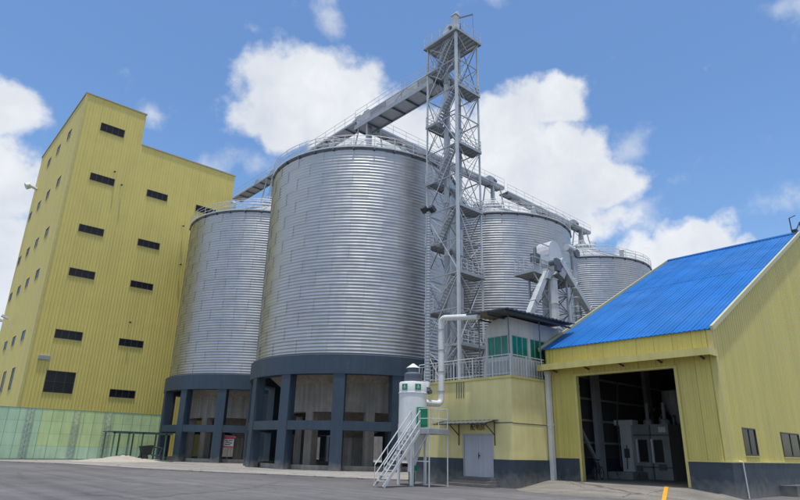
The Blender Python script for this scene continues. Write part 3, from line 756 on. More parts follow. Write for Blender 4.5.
railing(e2, [(35.65, 25.15, 14.75), (41.15, 25.15, 14.75), (41.15, 26.85, 14.75), (35.65, 26.85, 14.75), (35.65, 25.15, 14.75)], 1.1, .95, .024, 'galv_pale')
b = MB(); b.box(36.8, 37.9, 25.2, 26.1, 14.8, 16.3); b.box(36.75, 37.95, 25.15, 26.15, 15.5, 15.6); b.build('distributor_box', 'galv_pale', e2)
b = MB(); b.box(36.2, 36.8, 25.3, 25.8, 15.6, 16.3); b.tube([(36.5, 25.5, 16.3), (36.5, 25.5, 16.8)], .12, 8); b.build('gear_unit', 'galv_dark', e2)
for x, y in ((35.7, 25.2), (41.1, 25.2)):
    b = MB(); b.beam((x, y, 14.6), (37.2 if x < 38 else 39.6, 24.9, 12.4), .07); b.build('platform_strut', 'galv_steel', e2)
b = MB()
for dx in (-.2, .2): b.tube([(40.4+dx, 24.95, 8), (40.4+dx, 24.95, 15.8)], .025, 5)
for k in range(20): b.tube([(40.2, 24.95, 8.2+k*.38), (40.6, 24.95, 8.2+k*.38)], .014, 5)
for k in range(8): b.ring((40.4, 24.65), .34, 9.6+k*.75, .018, 14, 4)
b.build('caged_ladder', 'galv_pale', e2)
b = MB(); b.tube([(36.0, 26.8, 14.75), (36.0, 26.8, 18.6)], .03, 5); b.tube([(36.0, 25.2, 14.75), (36.0, 25.2, 17.2)], .03, 5); b.beam((36.0, 25.2, 17.2), (38.0, 25.2, 17.2), .06); b.build('lamp_mast', 'galv_steel', e2)
b = MB(); pr = [(38.0+.95-.95*math.cos(PI*k/10), 25.3, 16.6+1.35*math.sin(PI*k/10)) for k in range(11)]; b.prism(pr, (0, 1.3, 0)); b.box(38.05, 39.85, 25.3, 26.6, 15.3, 16.6); b.build('elevator_head', 'galv_pale', e2)
b = MB(); b.tube([(37.2, 24.7, 15.5), (37.2, 24.2, 15.5)], .22, 12); b.box(37.9, 38.5, 24.55, 24.8, 15.1, 16.1); b.build('drive_motor', 'motor_paint', e2)
def spout(p, q, w, m, k):
    p = Vector(p); q = Vector(q); d = (q-p)
    for i in range(k):
        a = p+d*(i/k); c = p+d*((i+1)/k-.006)
        b = MB(); b.beam(a, c, w, w, up=(0,1,0)); b.beam(a, a+d.normalized()*.07, w+.09, w+.09, up=(0,1,0)); b.build('spout', m, e2)
spout((37.1, 25, 14.9), (33.6, 25, 9.5), .44, 'galv_pale', 2)
spout((37.45, 24.7, 14.3), (37.45, 24.7, 8.6), .46, 'white_paint', 3)
spout((38.6, 24.8, 16.1), (44.2, 24.8, 11.2), .46, 'galv_pale', 3)
b = MB(); b.prism([(36.9, 24.6, 14.9), (37.5, 24.6, 14.9), (37.0, 24.6, 14.2), (36.6, 24.6, 14.2)], (0, .8, 0)); b.prism([(38.2, 24.6, 14.9), (39.3, 24.6, 16.1), (39.6, 24.6, 15.6), (38.9, 24.6, 14.6)], (0, .7, 0)); b.build('transition', 'galv_steel', e2)
vp = thing('vent_pipe', 'thick grey vertical vent pipe with elbow top right of the spouted elevator', 'pipe', (41.8, 25.4, 0))
for k in range(7):
    b = MB(); z = .2+k*2.45; b.tube([(41.8, 25.4, z), (41.8, 25.4, z+2.43)], .29, 16); b.tube([(41.8, 25.4, z), (41.8, 25.4, z+.08)], .35, 16); b.build('pipe_length', 'galv_steel', vp, smooth=True)
b = MB(); b.tube([(41.8, 25.4, 17.35)]+[(41.8-.5*(1-math.cos(a)), 25.4, 17.4+.5*math.sin(a)) for a in (.3, .7, 1.1, 1.5)]+[(40.8, 25.4, 17.9)], .3, 14); b.build('elbow', 'galv_pale', vp, smooth=True)
b = MB(); b.tube([(41.8, 25.15, 17.5), (41.8, 25.0, 17.5)], .36, 14); b.build('access_cap', 'galv_dark', vp)

# ================================================================== SMALL YELLOW SERVICE BUILDING
HX0, HX1, HY0, HY1, HZ = 24.3, 30.5, 18.85, 25.75, 5.36
DD = (20.1, 22.2)
hut = thing('service_building', 'small yellow rendered building with dark base and grey double door', 'building', (HX0, HY0, 0))
b = MB()
b.box(HX0, HX0+.25, DD[1], HY1, 1.3, HZ-.12); b.box(HX0, HX0+.25, HY0, DD[0], 1.3, HZ-.12); b.box(HX0, HX0+.25, DD[0], DD[1], 2.54, HZ-.12)
b.box(HX0+.25, 27.42, HY0, HY0+.25, 1.3, HZ-.12); b.box(HX0+.25, HX1, HY1-.25, HY1, 1.3, HZ-.12)
b.build('wall', 'yellow_render', hut)
b = MB(); b.box(HX0-.05, HX0+.25, DD[1], HY1+.03, 0, 1.3); b.box(HX0-.05, HX0+.25, HY0-.05, DD[0], 0, 1.3); b.box(HX0+.25, 27.42, HY0-.05, HY0+.25, 0, 1.3); b.box(HX0-.05, HX0+.25, DD[0], DD[1], 0, .42); b.build('painted_base', 'dado_paint', hut)
b = MB(); b.box(HX0-.06, HX1, HY0-.06, HY1+.06, HZ-.12, HZ); b.build('roof_slab', 'yellow_trim', hut)
b = MB(); b.box(HX0-.012, HX0-.002, HY0-.02, DD[0]-.1, 3.02, 3.07); b.box(HX0, 27.4, HY0-.012, HY0-.002, 3.0, 3.04); b.build('conduit', 'galv_dark', hut)
door = MB(); door.box(HX0+.02, HX0+.12, DD[0]-.0, DD[0]+.07, .42, 2.54); door.box(HX0+.02, HX0+.12, DD[1]-.07, DD[1], .42, 2.54); door.box(HX0+.02, HX0+.12, DD[0]+.07, DD[1]-.07, 2.47, 2.54)
do = door.build('door', 'door_paint', hut)
ym = (DD[0]+DD[1])/2
for y0, y1 in ((DD[0]+.08, ym-.006), (ym+.006, DD[1]-.08)):
    b = MB(); b.box(HX0+.05, HX0+.1, y0, y1, .43, 2.46); b.build('door_leaf', 'door_paint', do)
b = MB(); b.tube([(HX0-.02, ym-.06, 1.3), (HX0-.02, ym-.06, 1.6)], .02, 6); b.box(HX0-.02, HX0+.06, ym-.09, ym-.03, 1.42, 1.48); b.build('handle', 'black_paint', do)
text_mesh('配电房', .34, 'wall_lettering', 'text_dark', hut, (HX0-.012, ym-.02, 2.83), (0,-1,0), (0,0,1), (-1,0,0))
for k in range(3):
    b = MB(); b.box(HX0-.36-.3*(2-k), HX0-.052, DD[0]-.15-.1*(2-k), DD[1]+.15+.1*(2-k), .004+.14*k, .14*(k+1)-.002); b.build('step', 'step_concrete', hut)
# corrugated hood over the door
hood = MB(); n = 26; y0, y1 = 19.75, 23.6
vs = []; fs = []
for i in range(n+1):
    y = y0+(y1-y0)*i/n; w = .016*math.cos(PI*i)
    vs += [(HX0, y, 3.2+w), (HX0-.95, y, 3.02+w), (HX0, y, 3.185+w), (HX0-.95, y, 3.005+w)]
for i in range(n):
    p, q = 4*i, 4*i+4; fs += [(p, p+1, q+1, q), (p+2, q+2, q+3, p+3), (p+1, p+3, q+3, q+1)]
hood.add(vs, fs); hd = hood.build('door_hood', 'galv_dark', hut)
b = MB()
for y in (DD[0]-.1, DD[1]+.25):
    b.beam((HX0-.9, y, 2.98), (HX0-.02, y, 3.14), .04); b.beam((HX0-.75, y, 2.98), (HX0-.02, y, 2.45), .04); b.beam((HX0-.02, y, 1.95), (HX0-.02, y, 3.1), .04)
b.beam((HX0-.9, y0, 2.97), (HX0-.9, y1, 2.97), .04); b.build('hood_bracket', 'dark_steel', hd)
for k in range(4):
    b = MB(); y = 22.55-.17*k; b.tube([(HX0-.05, y, HZ-.14), (HX0-.05, y, HZ-1.0)], .018, 5); b.build('wall_conduit', 'dark_steel', hut)
# guard rail on its roof
gr = thing('guard_railing', 'grey steel baluster railing round the roof edge of the small building', 'railing', (HX0, HY0, HZ))
run = [Vector((HX0+.06, HY1-.1, HZ+.002)), Vector((HX0+.06, HY0+.06, HZ+.002)), Vector((27.3, HY0+.06, HZ+.002))]
b = MB()
for hh, rr in ((1.08, .03), (.93, .02), (.12, .022)): b.tube([p+Vector((0,0,hh)) for p in run], rr, 6)
b.build('rail', 'galv_pale', gr)
for p, q in zip(run, run[1:]):
    k = round((q-p).length/.23)
    for i in range(k):
        w = p.lerp(q, i/k)
        big = i % 6 == 0
        put('post' if big else 'baluster', post_mesh(1.08 if big else .93, .034 if big else .014, 'galv_pale'), gr, w)
# control booth on the roof
BX, BYa, BYb, BXe = 25.0, 19.35, 21.05, 29.6
booth = thing('control_booth', 'pale control booth with green windows under a dark canopy, on the small yellow building', 'booth', (BX, BYa, HZ))
z0, zw0, zw1 = HZ, 6.42, 7.62
b = MB(); b.box(BX, BX+.1, BYa, BYb, z0, zw0)
arc = [(BX, BYa, zw1), (BX, BYb, zw1)]+[(BX, BYb-.95*(1-math.cos(a)), zw1+.2+.72*math.sin(a)) for a in [PI/2*k/8 for k in range(9)]]+[(BX, BYa, zw1+.92)]
b.prism(arc, (.1, 0, 0))
b.box(BX+.1, BXe, BYa, BYa+.1, z0, zw0); b.box(BX+.1, BXe, BYa, BYa+.1, zw1, zw1+.92)
b.box(BX+.1, BXe, BYb-.1, BYb, z0, zw1+.55); b.box(BXe-.1, BXe, BYa+.1, BYb-.1, z0, zw1+.55)
for y in ((BYa, BYa+.13), (BYb-.12, BYb)): b.box(BX-.003, BX+.13, y[0]-.003, y[1], zw0, zw1)
for x in (26.55, 28.15): b.box(x, x+.18, BYa-.003, BYa+.12, zw0, zw1)
b.build('wall', 'booth_wall', booth)
b = MB(); b.box(BX-.06, BX-.004, BYa+.2, BYb-.15, z0+.15, zw0-.2); b.build('lower_panel', 'galv_steel', booth)
window(booth, (BX+.05, BYb, 0), (0,-1,0), (-1,0,0), .13, BYb-BYa-.14, zw0, zw1, nx=3, mf='silver_frame', mg='glass_green', fr=.05, recess=.01)
window(booth, (BX, BYa+.05, 0), (1,0,0), (0,-1,0), .14, 1.54, zw0, zw1, nx=3, mf='silver_frame', mg='glass_green', fr=.05, recess=.01)
window(booth, (BX, BYa+.05, 0), (1,0,0), (0,-1,0), 1.74, 3.14, zw0, zw1, nx=3, mf='silver_frame', mg='glass_green', fr=.05, recess=.01)
cn = MB(); n = 34; vs = []; fs = []
for i in range(n+1):
    x = 23.5+(29.6-23.5)*i/n; w = .025*math.cos(PI*i); xs = .02*(x-23.5)
    vs += [(x, 18.25, 8.62+w+xs), (x, 21.1, 8.70+w+xs), (x, 18.25, 8.56+w+xs), (x, 21.1, 8.64+w+xs)]
for i in range(n):
    p, q = 4*i, 4*i+4; fs += [(p, q, q+1, p+1), (p+2, p+3, q+3, q+2), (p, p+2, q+2, q), (p+1, q+1, q+3, p+3)]
fs += [(0,1,3,2), (4*n, 4*n+2, 4*n+3, 4*n+1)]
cn.add(vs, fs); co = cn.build('canopy', 'canopy_sheet', booth)
b = MB()
for y in (18.5, 19.7, 20.9): b.box(23.55, 29.5, y-.04, y+.04, 8.46, 8.54)
b.build('purlin', 'dark_steel', co)
for x, y in ((24.42, 18.98), (24.42, 21.0), (27.15, 18.98)):
    b = MB(); b.tube([(x, y, HZ), (x, y, 8.56)], .035, 8); b.build('canopy_post', 'galv_dark', booth)

# ================================================================== DUST FILTER
FCX, FCY = 21.4, 23.0
flt = thing('dust_filter', 'white cylindrical dust filter with conical bottom beside the small yellow building', 'dust filter', (FCX, FCY, 0))
b = MB(); b.lathe((FCX, FCY), [(.72, 2.5), (.72, 4.4), (.75, 4.42), (.75, 4.46), (.72, 4.48), (.72, 4.95), (.68, 5.0), (0, 5.06)], 40); b.build('body', 'white_paint', flt, smooth=True)
b = MB(); b.lathe((FCX, FCY), [(.72, 2.5), (.2, .95), (.22, .62), (0, .62)], 40); b.build('cone', 'white_paint', flt, smooth=True)
for k in range(4):
    a = PI/4+k*PI/2; b = MB(); b.beam((FCX+.66*math.cos(a), FCY+.66*math.sin(a), .004), (FCX+.66*math.cos(a), FCY+.66*math.sin(a), 2.9), .11); b.build('leg', 'white_paint', flt)
b = MB(); b.lathe((FCX, FCY), [(.42, 5.02), (.47, 5.1), (.47, 5.42), (.36, 5.5), (.3, 5.52), (.3, 5.78), (0, 5.78)], 24); b.build('fan_housing', 'motor_paint', flt, smooth=True)
b = MB(); b.lathe((FCX, FCY), [(.38, 5.74), (.05, 5.98), (0, 5.98)], 20); b.lathe((FCX, FCY), [(.38, 5.74), (0, 5.74)], 20); b.build('rain_cap', 'white_paint', flt)
for ang in (-168, -112):
    a = math.radians(ang); d = Vector((math.cos(a), math.sin(a), 0)); s = Vector((-d.y, d.x, 0)); c = Vector((FCX, FCY, 4.72))+d*.735
    b = MB(); b.obox(c, d, s, (0,0,1), .012, .16, .15); o = b.build('badge', 'green_paint', flt)
    b = MB(); b.obox(c+d*.016, d, s, (0,0,1), .003, .075, .012); b.obox(c+d*.016+Vector((0,0,.05)), d, s, (0,0,1), .003, .02, .05); b.obox(c+d*.016-Vector((0,0,.06)), d, s, (0,0,1), .003, .06, .012); b.build('emblem', 'sign_white', o)
b = MB(); b.box(21.0, 21.55, 22.05, 22.28, 2.75, 3.7); b.box(21.05, 21.5, 22.0, 22.049, 2.85, 3.6); b.build('control_cabinet', 'green_paint', flt)
b = MB(); b.tube([(21.4, 23.0, .64), (21.4, 23.0, .1)], .17, 12); b.obox((21.4, 22.84, .8), (1,0,0), (0,1,0), (0,0,1), .1, .16, .12); b.build('rotary_valve', 'green_paint', flt)
fp = thing('access_platform', 'steel grating platform and steep stair at the white dust filter', 'platform', (21.2, 22.0, 0))
plate(20.75, 22.1, 21.1, 22.3, 2.5, 'deck', fp)
for x, y in ((20.8, 21.15), (22.05, 21.15), (20.8, 22.25)):
    b = MB(); b.tube([(x, y, 0), (x, y, 2.5)], .03, 8); b.build('leg', 'galv_pale', fp)
b = MB(); b.beam((20.8, 22.2, 1.3), (20.8, 21.2, 2.45), .05); b.beam((20.8, 22.25, 1.15), (20.8, 21.15, 1.15), .04); b.build('brace', 'galv_pale', fp)
railing(fp, [(20.8, 21.9, 2.55), (20.8, 21.15, 2.55), (22.05, 21.15, 2.55), (22.05, 22.2, 2.55)], 1.05, .75, .022, 'galv_pale', rails=(1.0, .55))
flight(fp, 21.75, 22.4, 18.5, 0.02, 20.75, 2.55, 11, 'galv_pale', .95, axis='x', nm='stair')
dp = thing('white_duct', 'white round duct rising past the railing and bending under the dark canopy', 'duct', (23.6, 23.1, 4.2))
def elbow(p, q, s, r=.34, n=6):
    p, q, s = Vector(p), Vector(q), Vector(s); a = q+(p-q).normalized()*r; c = q+(s-q).normalized()*r
    return [a.lerp(q, t).lerp(q.lerp(c, t), t) for t in [i/n for i in range(n+1)]]
path = [Vector((22.3, 23.1, 4.05))]+elbow((22.3, 23.1, 4.05), (23.6, 23.1, 4.05), (23.6, 23.1, 8.8))+elbow((23.6, 23.1, 4.05), (23.6, 23.1, 8.78), (23.6, 20.6, 8.66))+[Vector((23.7, 20.4, 8.5))]
b = MB(); b.tube(path, .165, 16); b.build('duct', 'white_paint', dp, smooth=True)
for z in (4.7, 5.75, 6.95, 8.1):
    b = MB(); b.tube([(23.6, 23.1, z), (23.6, 23.1, z+.05)], .185, 16); b.build('clamp', 'galv_steel', dp)
rd = thing('ribbed_duct', 'tall thin ribbed metal duct standing left of the stair tower', 'duct', (23.0, 23.55, 5.0))
pts = []; rr = []; z = 5.1
while z < 15.2: pts += [(23.0, 23.55, z), (23.0, 23.55, z+.05), (23.0, 23.55, z+.09), (23.0, 23.55, z+.14)]; rr += [.12, .15, .15, .12]; z += .17
b = MB(); b.tube(pts, rr, 12); b.build('ribbed_pipe', 'galv_steel', rd, smooth=True)
b = MB(); b.tube([(23.0, 23.55, 5.15), (22.85, 23.5, 4.85), (22.2, 23.2, 4.75)], .17, 12); b.build('bend', 'galv_pale', rd, smooth=True)
b = MB(); b.obox((22.6, 23.3, 4.7), (1,0,0), (0,1,0), (0,0,1), .2, .2, .16); b.tube([(22.6, 23.15, 4.62), (22.6, 22.9, 4.62)], .13, 10); b.build('damper', 'galv_dark', rd)
for dx, dy in ((-.16, .2), (.1, -.2)):
    b = MB(); b.obox((23.0+dx, 23.55+dy, 15.45), (.8, .1, -.5), (-.1, 1, 0), (.5, 0, .8), .22, .16, .13); b.beam((23.0, 23.55, 15.2), (23.0+dx, 23.55+dy, 15.4), .04); b.build('flood_lamp', 'dark_steel', rd)

# ================================================================== WAREHOUSE
WX0, WXR, WY0, WY1, WZE, WZR, DADO = 27.45, 45.2, 10.15, 18.95, 7.1, 16.25, 1.48
SL = (WZR-WZE)/(WXR-WX0)
wh = thing('warehouse', 'olive-yellow ribbed-metal warehouse with bright blue roof and open truck door', 'warehouse', (WX0, WY0, 0))
DY0, DY1, DZ = 11.95, 17.1, 5.46
clad(wh, (WX0, WY1, 0), (0,-1,0), (0,0,1), (-1,0,0), WY1-WY0, DADO, lambda u: WZE-.06, [(WY1-DY1, WY1-DY0, DADO, DZ)], .88, .22, .03, 'olive_cladding')
gw = [(1.75, 3.35, 1.72, 2.9), (6.75, 9.55, 1.72, 2.88), (15, 17.8, 1.72, 2.88), (23, 25.8, 1.72, 2.88)]
WLEN = 2*(WXR-WX0)
clad(wh, (WX0, WY0, 0), (1,0,0), (0,0,1), (0,-1,0), WLEN, DADO, lambda u: WZE-.1+SL*(u if u < WXR-WX0 else WLEN-u), gw, .91, .30333, .022, 'olive_cladding')
b = MB(); b.prism([(WX0, WY1, DADO), (WX0+WLEN, WY1, DADO), (WX0+WLEN, WY1, WZE-.1), (WXR, WY1, WZR-.1), (WX0, WY1, WZE-.1)], (0, -.06, 0)); b.build('rear_wall', 'interior_shade', wh)  # wall coloured dark to stand in for the dim interior
b = MB(); b.box(WX0+.13, WX0+WLEN, WY1-.06, WY1, 0, DADO-.005); b.build('rear_base', 'dado_paint', wh)
b = MB(); b.box(WX0+WLEN-.06, WX0+WLEN, WY0, WY1-.07, 0, WZE-.1); b.build('end_wall', 'olive_cladding', wh)
d = Vector((WXR-WX0, 0, WZR-WZE)).normalized(); nn = Vector((-d.z, 0, d.x)); ls = math.hypot(WXR-WX0, WZR-WZE)
clad(wh, (WX0-d.x*.18, WY1+.12, WZE-d.z*.18), (0,-1,0), d, nn, WY1-WY0+.2, 0, lambda u: ls*.56, [], .9, .225, .03, 'blue_roof', 'roof_sheet', .03)
ro = Vector((WX0-d.x*.18, WY1+.12, WZE-d.z*.18))+nn*.014
clad(wh, ro, (0,-1,0), d, nn, WY1-WY0+.2, ls*.55, lambda u: ls+.18, [], .9, .225, .03, 'blue_roof', 'roof_sheet', .03)
d2 = Vector((-d.x, 0, d.z)); n2 = Vector((d.z, 0, d.x))
clad(wh, (WX0+WLEN, WY0-.08, WZE), (0,1,0), d2, n2, WY1-WY0+.2, 0, lambda u: ls, [], .9, .225, .03, 'blue_roof', 'roof_sheet', .03)
b = MB(); b.tube([(WXR, WY0-.1, WZR+.02), (WXR, WY1+.15, WZR+.02)], .14, 8); b.build('ridge_cap', 'blue_roof', wh)
for y, w in ((WY0-.13, .12), (WY1+.2, .08)):
    b = MB(); p = Vector((WX0, y, WZE))+nn*.02-d*.22; q = Vector((WXR, y, WZR))+nn*.02; b.beam(p, q, w, .22, up=nn); b.build('rake_trim', 'cream_trim', wh)
b = MB(); b.box(WX0-.02, WX0+.2, WY0-.075, WY0-.04, DADO, WZE-.05); b.box(WX0-.075, WX0-.04, WY0-.075, WY0+.16, DADO, WZE-.12); b.build('corner_trim', 'yellow_trim', wh)
b = MB(); b.box(WX0-.08, WX0+.12, WY0-.08, DY0-.1, 0, DADO-.05); b.box(WX0+.12, WX0+WLEN, WY0-.08, WY0+.12, 0, DADO-.05); b.box(WX0-.08, WX0+.12, DY1+.1, WY1-.02, 0, DADO-.05); b.build('painted_base', 'dado_paint', wh)
b = MB(); b.box(WX0-.11, WX0+.02, WY0-.11, DY0-.1, DADO-.05, DADO); b.box(WX0-.11, WX0+.02, DY1+.1, WY1-.02, DADO-.05, DADO); b.box(WX0+.021, WX0+WLEN, WY0-.11, WY0+.02, DADO-.05, DADO); b.build('base_flashing', 'yellow_trim', wh)
b = MB(); b.box(WX0-.06, WX0+.2, DY0-.1, DY0+.03, .3, DZ); b.box(WX0-.06, WX0+.2, DY1-.03, DY1+.1, .3, DZ); b.box(WX0-.06, WX0+.2, DY0-.1, DY1+.1, DZ, DZ+.1); b.build('door_frame', 'yellow_trim', wh)
# canopy over the door
b = MB(); b.box(26.6, WX0-.04, 10.05, 18.8, 6.0, 6.06); b.build('canopy', 'yellow_trim', wh)
b = MB(); b.box(26.54, 26.6, 10.0, 18.85, 5.78, 6.1); b.box(26.601, WX0-.035, 10.0, 10.049, 5.78, 6.1); b.box(26.601, WX0-.035, 18.801, 18.85, 5.78, 6.1); b.build('canopy_fascia', 'yellow_trim', wh)
b = MB()
for y in (10.6, 12.5, 14.4, 16.3, 18.2): b.beam((26.62, y, 5.93), (WX0-.03, y, 5.75), .07)
b.build('canopy_bracket', 'dark_steel', wh)
for (a, c, z0_, z1_) in gw: window(wh, (WX0, WY0, 0), (1,0,0), (0,-1,0), a, c, z0_, z1_, nx=2, fr=.06, mg='glass_clear', sill='yellow_trim', recess=.012)
b = MB(); b.box(WX0+5.2, WX0+8.6, WY0-.75, WY0-.085, .004, .46); b.build('concrete_block', 'dado_paint', wh)
b = MB(); b.tube([(WX0+.95, WY0-.14, 1.45), (WX0+1.05, WY0-.14, .02)], .03, 8); b.tube([(WX0+.95, WY0-.14, 1.45), (WX0+.95, WY0+.05, 1.5)], .03, 8); b.build('drain_pipe', 'white_paint', wh)
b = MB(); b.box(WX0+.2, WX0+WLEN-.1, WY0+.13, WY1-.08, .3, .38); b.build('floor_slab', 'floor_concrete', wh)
# portal frames and girts seen through the door
for x in (31.3, 37.5, 44):
    for y in (WY0+.35, WY1-.65):
        b = MB(); b.box(x-.3, x+.3, y-.12, y+.12, .38, 6.9+SL*(x-WX0)-.6); b.build('frame_column', 'machine_grey', wh)
    b = MB(); z = 6.6+SL*(x-WX0); b.box(x-.15, x+.15, WY0+.2, WY1-.3, z-.5, z-.1); b.build('frame_beam', 'machine_grey', wh)
for z in (2.2, 3.4, 4.6, 5.8):
    b = MB(); b.box(WX0+.2, WX0+16, WY1-.2, WY1-.1, z, z+.12); b.build('girt', 'machine_grey', wh)
b = MB(); b.beam((29.2, WY1-.5, 3.6), (31.0, 18.2, .9), .14); b.build('knee_strut', 'machine_grey', wh)
# white downpipe at the joint of both buildings
dn = MB(); dn.box(27.12, 27.36, 18.56, 18.78, .3, 5.75); dn.box(27.1, 27.38, 18.54, 18.8, 3.0, 3.1); dn.box(27.1, 27.38, 18.54, 18.8, 5.6, 5.82)
tag(dn.build('downpipe', 'white_paint'), 'square white downpipe between the small yellow building and the warehouse', 'downpipe')
# machine inside
mc = thing('machine_housing', 'grey machine cabinet with two openings inside the dark warehouse doorway', 'machine', (34.5, 17, .38))
b = MB(); b.box(34.2, 37.2, 15.7, 17.9, .38, 3.35); b.build('housing', 'machine_grey', mc)
b = MB(); b.box(33.9, 34.5, 17.75, 18.45, .38, 3.3); b.build('side_column', 'white_paint', mc)
b = MB(); b.box(33.85, 34.55, 17.6, 18.75, 3.3, 3.6); b.build('top_box', 'white_paint', mc)
for y in (16.1, 17.0):
    b = MB(); b.box(34.16, 34.22, y, y+.5, 1.3, 2.5); b.build('opening', 'black_paint', mc)
    b = MB(); b.box(34.1, 34.2, y+.52, y+.64, 1.25, 2.55); b.build('cover', 'white_paint', mc)
for y in (16.2, 17.2):
    b = MB(); b.lathe((35, y), [(.28, 3.35), (.28, 3.6), (.1, 3.7), (.1, 4.6), (0, 4.6)], 14); b.build('stack', 'machine_grey', mc)
for k, (y, z) in enumerate(((15.8, 2.9), (16.0, .9), (17.4, .8))):
    b = MB(); b.box(34.12, 34.19, y, y+.42, z, z+.3); b.build('label_plate', 'galv_dark' if k else 'sign_white', mc)
b = MB(); b.box(34.15, 34.199, 15.7, 17.74, 2.72, 2.8); b.box(34.15, 34.199, 15.7, 17.74, 1.0, 1.06); b.box(34.15, 34.199, 16.72, 16.8, .4, 3.3); b.build('seam_bar', 'galv_dark', mc)
for y in (15.95, 16.75, 17.5):
    b = MB(); b.tube([(35.6, y, 3.35), (35.6, y, 3.75), (36.2, y-.2, 4.3)], .09, 8); b.build('feed_pipe', 'galv_dark', mc)
b = MB(); b.lathe((36.1, 15.9), [(.1, 3.4), (.75, 4.5), (.75, 5.3), (0, 5.4)], 16); b.build('hopper', 'machine_grey', mc)
b = MB(); b.tube([(33.8, 18.5, 1.0), (33.8, 18.5, 3.4), (33.9, 18.3, 5.8)], .05, 6); b.tube([(33.75, 18.1, .9), (33.7, 18.0, 2.2)], .03, 6); b.box(33.82, 33.9, 17.95, 18.25, 1.5, 2.0); b.build('cable_duct', 'galv_dark', mc)
b = MB(); b.box(32.4, 34.0, 17.1, 18.6, .38, .75); tag(b.build('concrete_plinth', 'concrete'), 'low pale concrete plinth on the warehouse floor beside the machine', 'plinth')
# parked bicycle in the doorway
bk = thing('bicycle', 'dark bicycle parked just inside the left door jamb', 'bicycle', (30.2, 17.25, .38))
def wheel(c, dirv, r=.31):
    d = Vector(dirv).normalized(); z = Vector((0,0,1)); c = Vector(c)
    pts = [c+(d*math.cos(2*PI*k/20)+z*math.sin(2*PI*k/20))*r for k in range(21)]
    b = MB(); b.tube(pts, .022, 6, False); o = b.build('wheel', 'rubber', bk)
    b = MB()
    for k in range(8): a = 2*PI*k/8; b.tube([c, c+(d*math.cos(a)+z*math.sin(a))*r], .004, 4)
    b.build('spoke', 'silver_frame', o)
dv = Vector((.98, .2, 0)).normalized(); c0 = Vector((29.4, 17.6, .70)); c1 = c0+dv*1.02
wheel(c0, dv); wheel(c1, dv)
Z = Vector((0,0,1)); sh = c0+dv*.12+Z*.52; st = c0+dv*.66+Z*.52; bb = c0+dv*.55-Z*.03
b = MB()
for p, q in ((c0, sh), (sh, st), (sh-Z*.1, bb), (bb, st), (st, c1), (bb, c1)): b.tube([p, q], .02, 6)
b.build('frame', 'black_paint', bk)
sxv = Vector((dv.y, -dv.x, 0))
b = MB(); b.tube([sh, sh+Z*.16], .018, 6); b.tube([sh+Z*.16-sxv*.27+dv*.1, sh+Z*.18-sxv*.1, sh+Z*.18+sxv*.1, sh+Z*.16+sxv*.27+dv*.1], .016, 6); b.build('handlebar', 'black_paint', bk)
b = MB(); b.tube([st, st+Z*.12], .018, 6); b.obox(st+Z*.15, dv, sxv, Z, .14, .07, .03); b.build('saddle', 'rubber', bk)
# orange line on the ramp
ln = MB()
n = 9
for k in range(n):
    t0, t1 = k/n, (k+1)/n
    def zz(t): s = t*t*(3-2*t)*.6+t*.4; return .004+.371*s+.006
    xa, xb = 23.3+(27.43-23.3)*t0, 23.3+(27.43-23.3)*t1
    ya, yb = 11.2+1.75*t0, 11.2+1.75*t1
    ln.add([(xa, ya-.09, zz(t0)), (xa, ya+.09, zz(t0)), (xb, yb+.09, zz(t1)), (xb, yb-.09, zz(t1))], [(0,3,2,1)])
struct(ln.build('floor_marking', 'line_paint'))
ln2 = MB(); ln2.add([(27.66, 12.86, .386), (27.66, 13.04, .386), (44, 13.04, .386), (44, 12.86, .386)], [(0,3,2,1)])
struct(ln2.build('floor_marking', 'line_paint'))
# rod frame at the ridge
rf = thing('ridge_bracket', 'thin black rod frame standing on the ridge of the blue roof', 'bracket', (WXR, 10.4, WZR))
b = MB(); b.tube([(45.3, 10.5, WZR), (45.3, 10.5, 17.5), (47.0, 10.5, 18.2)], .035, 6); b.build('rod', 'black_paint', rf)
b = MB(); b.tube([(45.2, 10.3, WZR+.1), (46.9, 10.3, 17.6), (47.1, 10.3, 16.0)], .05, 6); b.obox((45.3, 10.3, WZR+.2), (1,0,0), (0,1,0), (0,0,1), .22, .15, .12); b.build('foot', 'black_paint', rf)

# ================================================================== THINGS AMONG THE SILO FEET
sg = thing('warning_sign', 'small white board with red edges on a post between the silo columns', 'sign', (29.0, 58.6, 0))
b = MB(); b.tube([(29.0, 58.62, .06), (29.0, 58.62, 2.6)], .03, 6); b.build('post', 'galv_steel', sg)
U = Vector((.8, -.6, 0)); Nn = Vector((-.6, -.8, 0)); c = Vector((29.0, 58.6, 2.1))
b = MB(); b.obox(c+Nn*.03, U, Nn, (0,0,1), .5, .015, .55); bo = b.build('board', 'sign_white', sg)
b = MB(); b.obox(c+Nn*.05+Vector((0,0,.40)), U, Nn, (0,0,1), .5, .006, .15); b.obox(c+Nn*.05-Vector((0,0,.49)), U, Nn, (0,0,1), .5, .006, .06); b.build('red_band', 'red_paint', bo)
b = MB()
for k, (u0, u1, z) in enumerate(((-.35, -.05, .12), (.02, .36, .12), (-.3, .1, -.05), (.12, .35, -.12), (-.35, .2, -.26))): b.obox(c+Nn*.05+U*((u0+u1)/2)+Vector((0,0,z)), U, Nn, (0,0,1), (u1-u0)/2, .004, .045)
b.build('print', 'text_dark', bo)
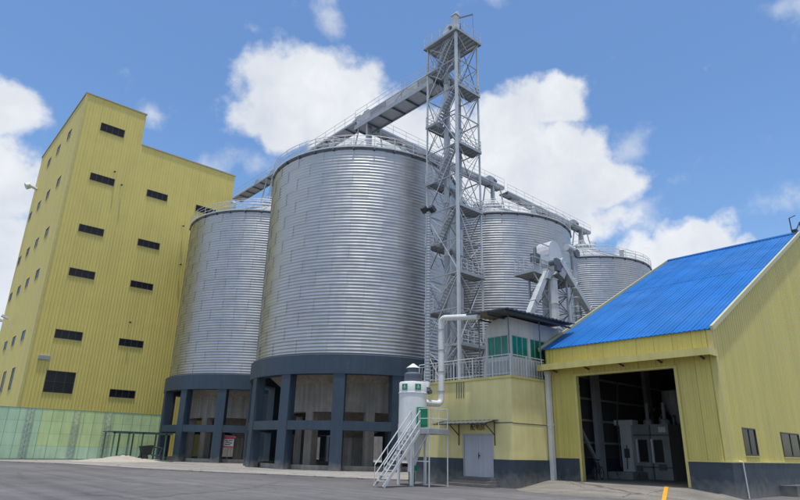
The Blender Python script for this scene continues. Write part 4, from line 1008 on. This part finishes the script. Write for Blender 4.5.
shd = thing('lean_to_shelter', 'low open shelter of thin dark posts in front of the green fence', 'shelter', (21, 62.5, 0))
for x in (19.0, 20.35, 21.7, 24.0):
    for y in (62.4, 65.2):
        b = MB(); b.box(x-.06, x+.06, y-.06, y+.06, 0, 2.72); b.build('post', 'fence_dark', shd)
b = MB(); b.box(18.8, 24.6, 62.2, 65.5, 2.74, 2.82); b.build('roof', 'slate_paint', shd)
b = MB(); b.box(18.8, 24.6, 62.34, 62.46, 2.6, 2.738); b.build('beam', 'fence_dark', shd)
ct = thing('hand_cart', 'dark tipping hand cart under the shelter beside the silo column', 'cart', (22.2, 62.0, 0))
b = MB(); b.prism([(21.5, 61.6, 1.5), (22.6, 61.6, 1.6), (22.5, 61.6, .75), (21.8, 61.6, .55)], (0, .9, 0)); b.build('bin', 'black_paint', ct)
b = MB(); b.tube([(22.5, 61.7, 1.5), (23.5, 61.7, 1.35)], .05, 6); b.tube([(22.5, 62.4, 1.5), (23.5, 62.4, 1.35)], .05, 6); b.tube([(22.5, 61.7, .7), (23.3, 61.7, .6)], .06, 6); b.tube([(23.3, 61.7, .6), (23.5, 61.7, 1.35)], .05, 6); b.build('frame', 'dark_steel', ct)
b = MB(); b.tube([(21.9, 61.5, .38), (21.9, 61.62, .38)], .32, 16); b.tube([(21.9, 62.48, .38), (21.9, 62.6, .38)], .32, 16); b.build('wheel', 'rubber', ct)
pl = MB(); pl.box(20.9, 24.6, 61.2, 63.2, .03, .2); tag(pl.build('steel_plate', 'galv_dark'), 'flat dark slab under the hand cart', 'slab')

pw = MB(); pw.box(100, 100.3, 5, 90.3, 0, 6); tag(pw.build('backdrop_wall', 'raw_concrete'), 'added grey backdrop wall blocking the bright horizon between the silo columns', 'wall', 'added backdrop walls behind the silos')  # added backdrop walls, block the bright horizon sky in the column gaps
pw = MB(); pw.box(36, 99.99, 90, 90.3, 0, 6); tag(pw.build('backdrop_wall', 'raw_concrete'), 'added grey backdrop wall behind the columns of the silo beside the yellow block', 'wall', 'added backdrop walls behind the silos')
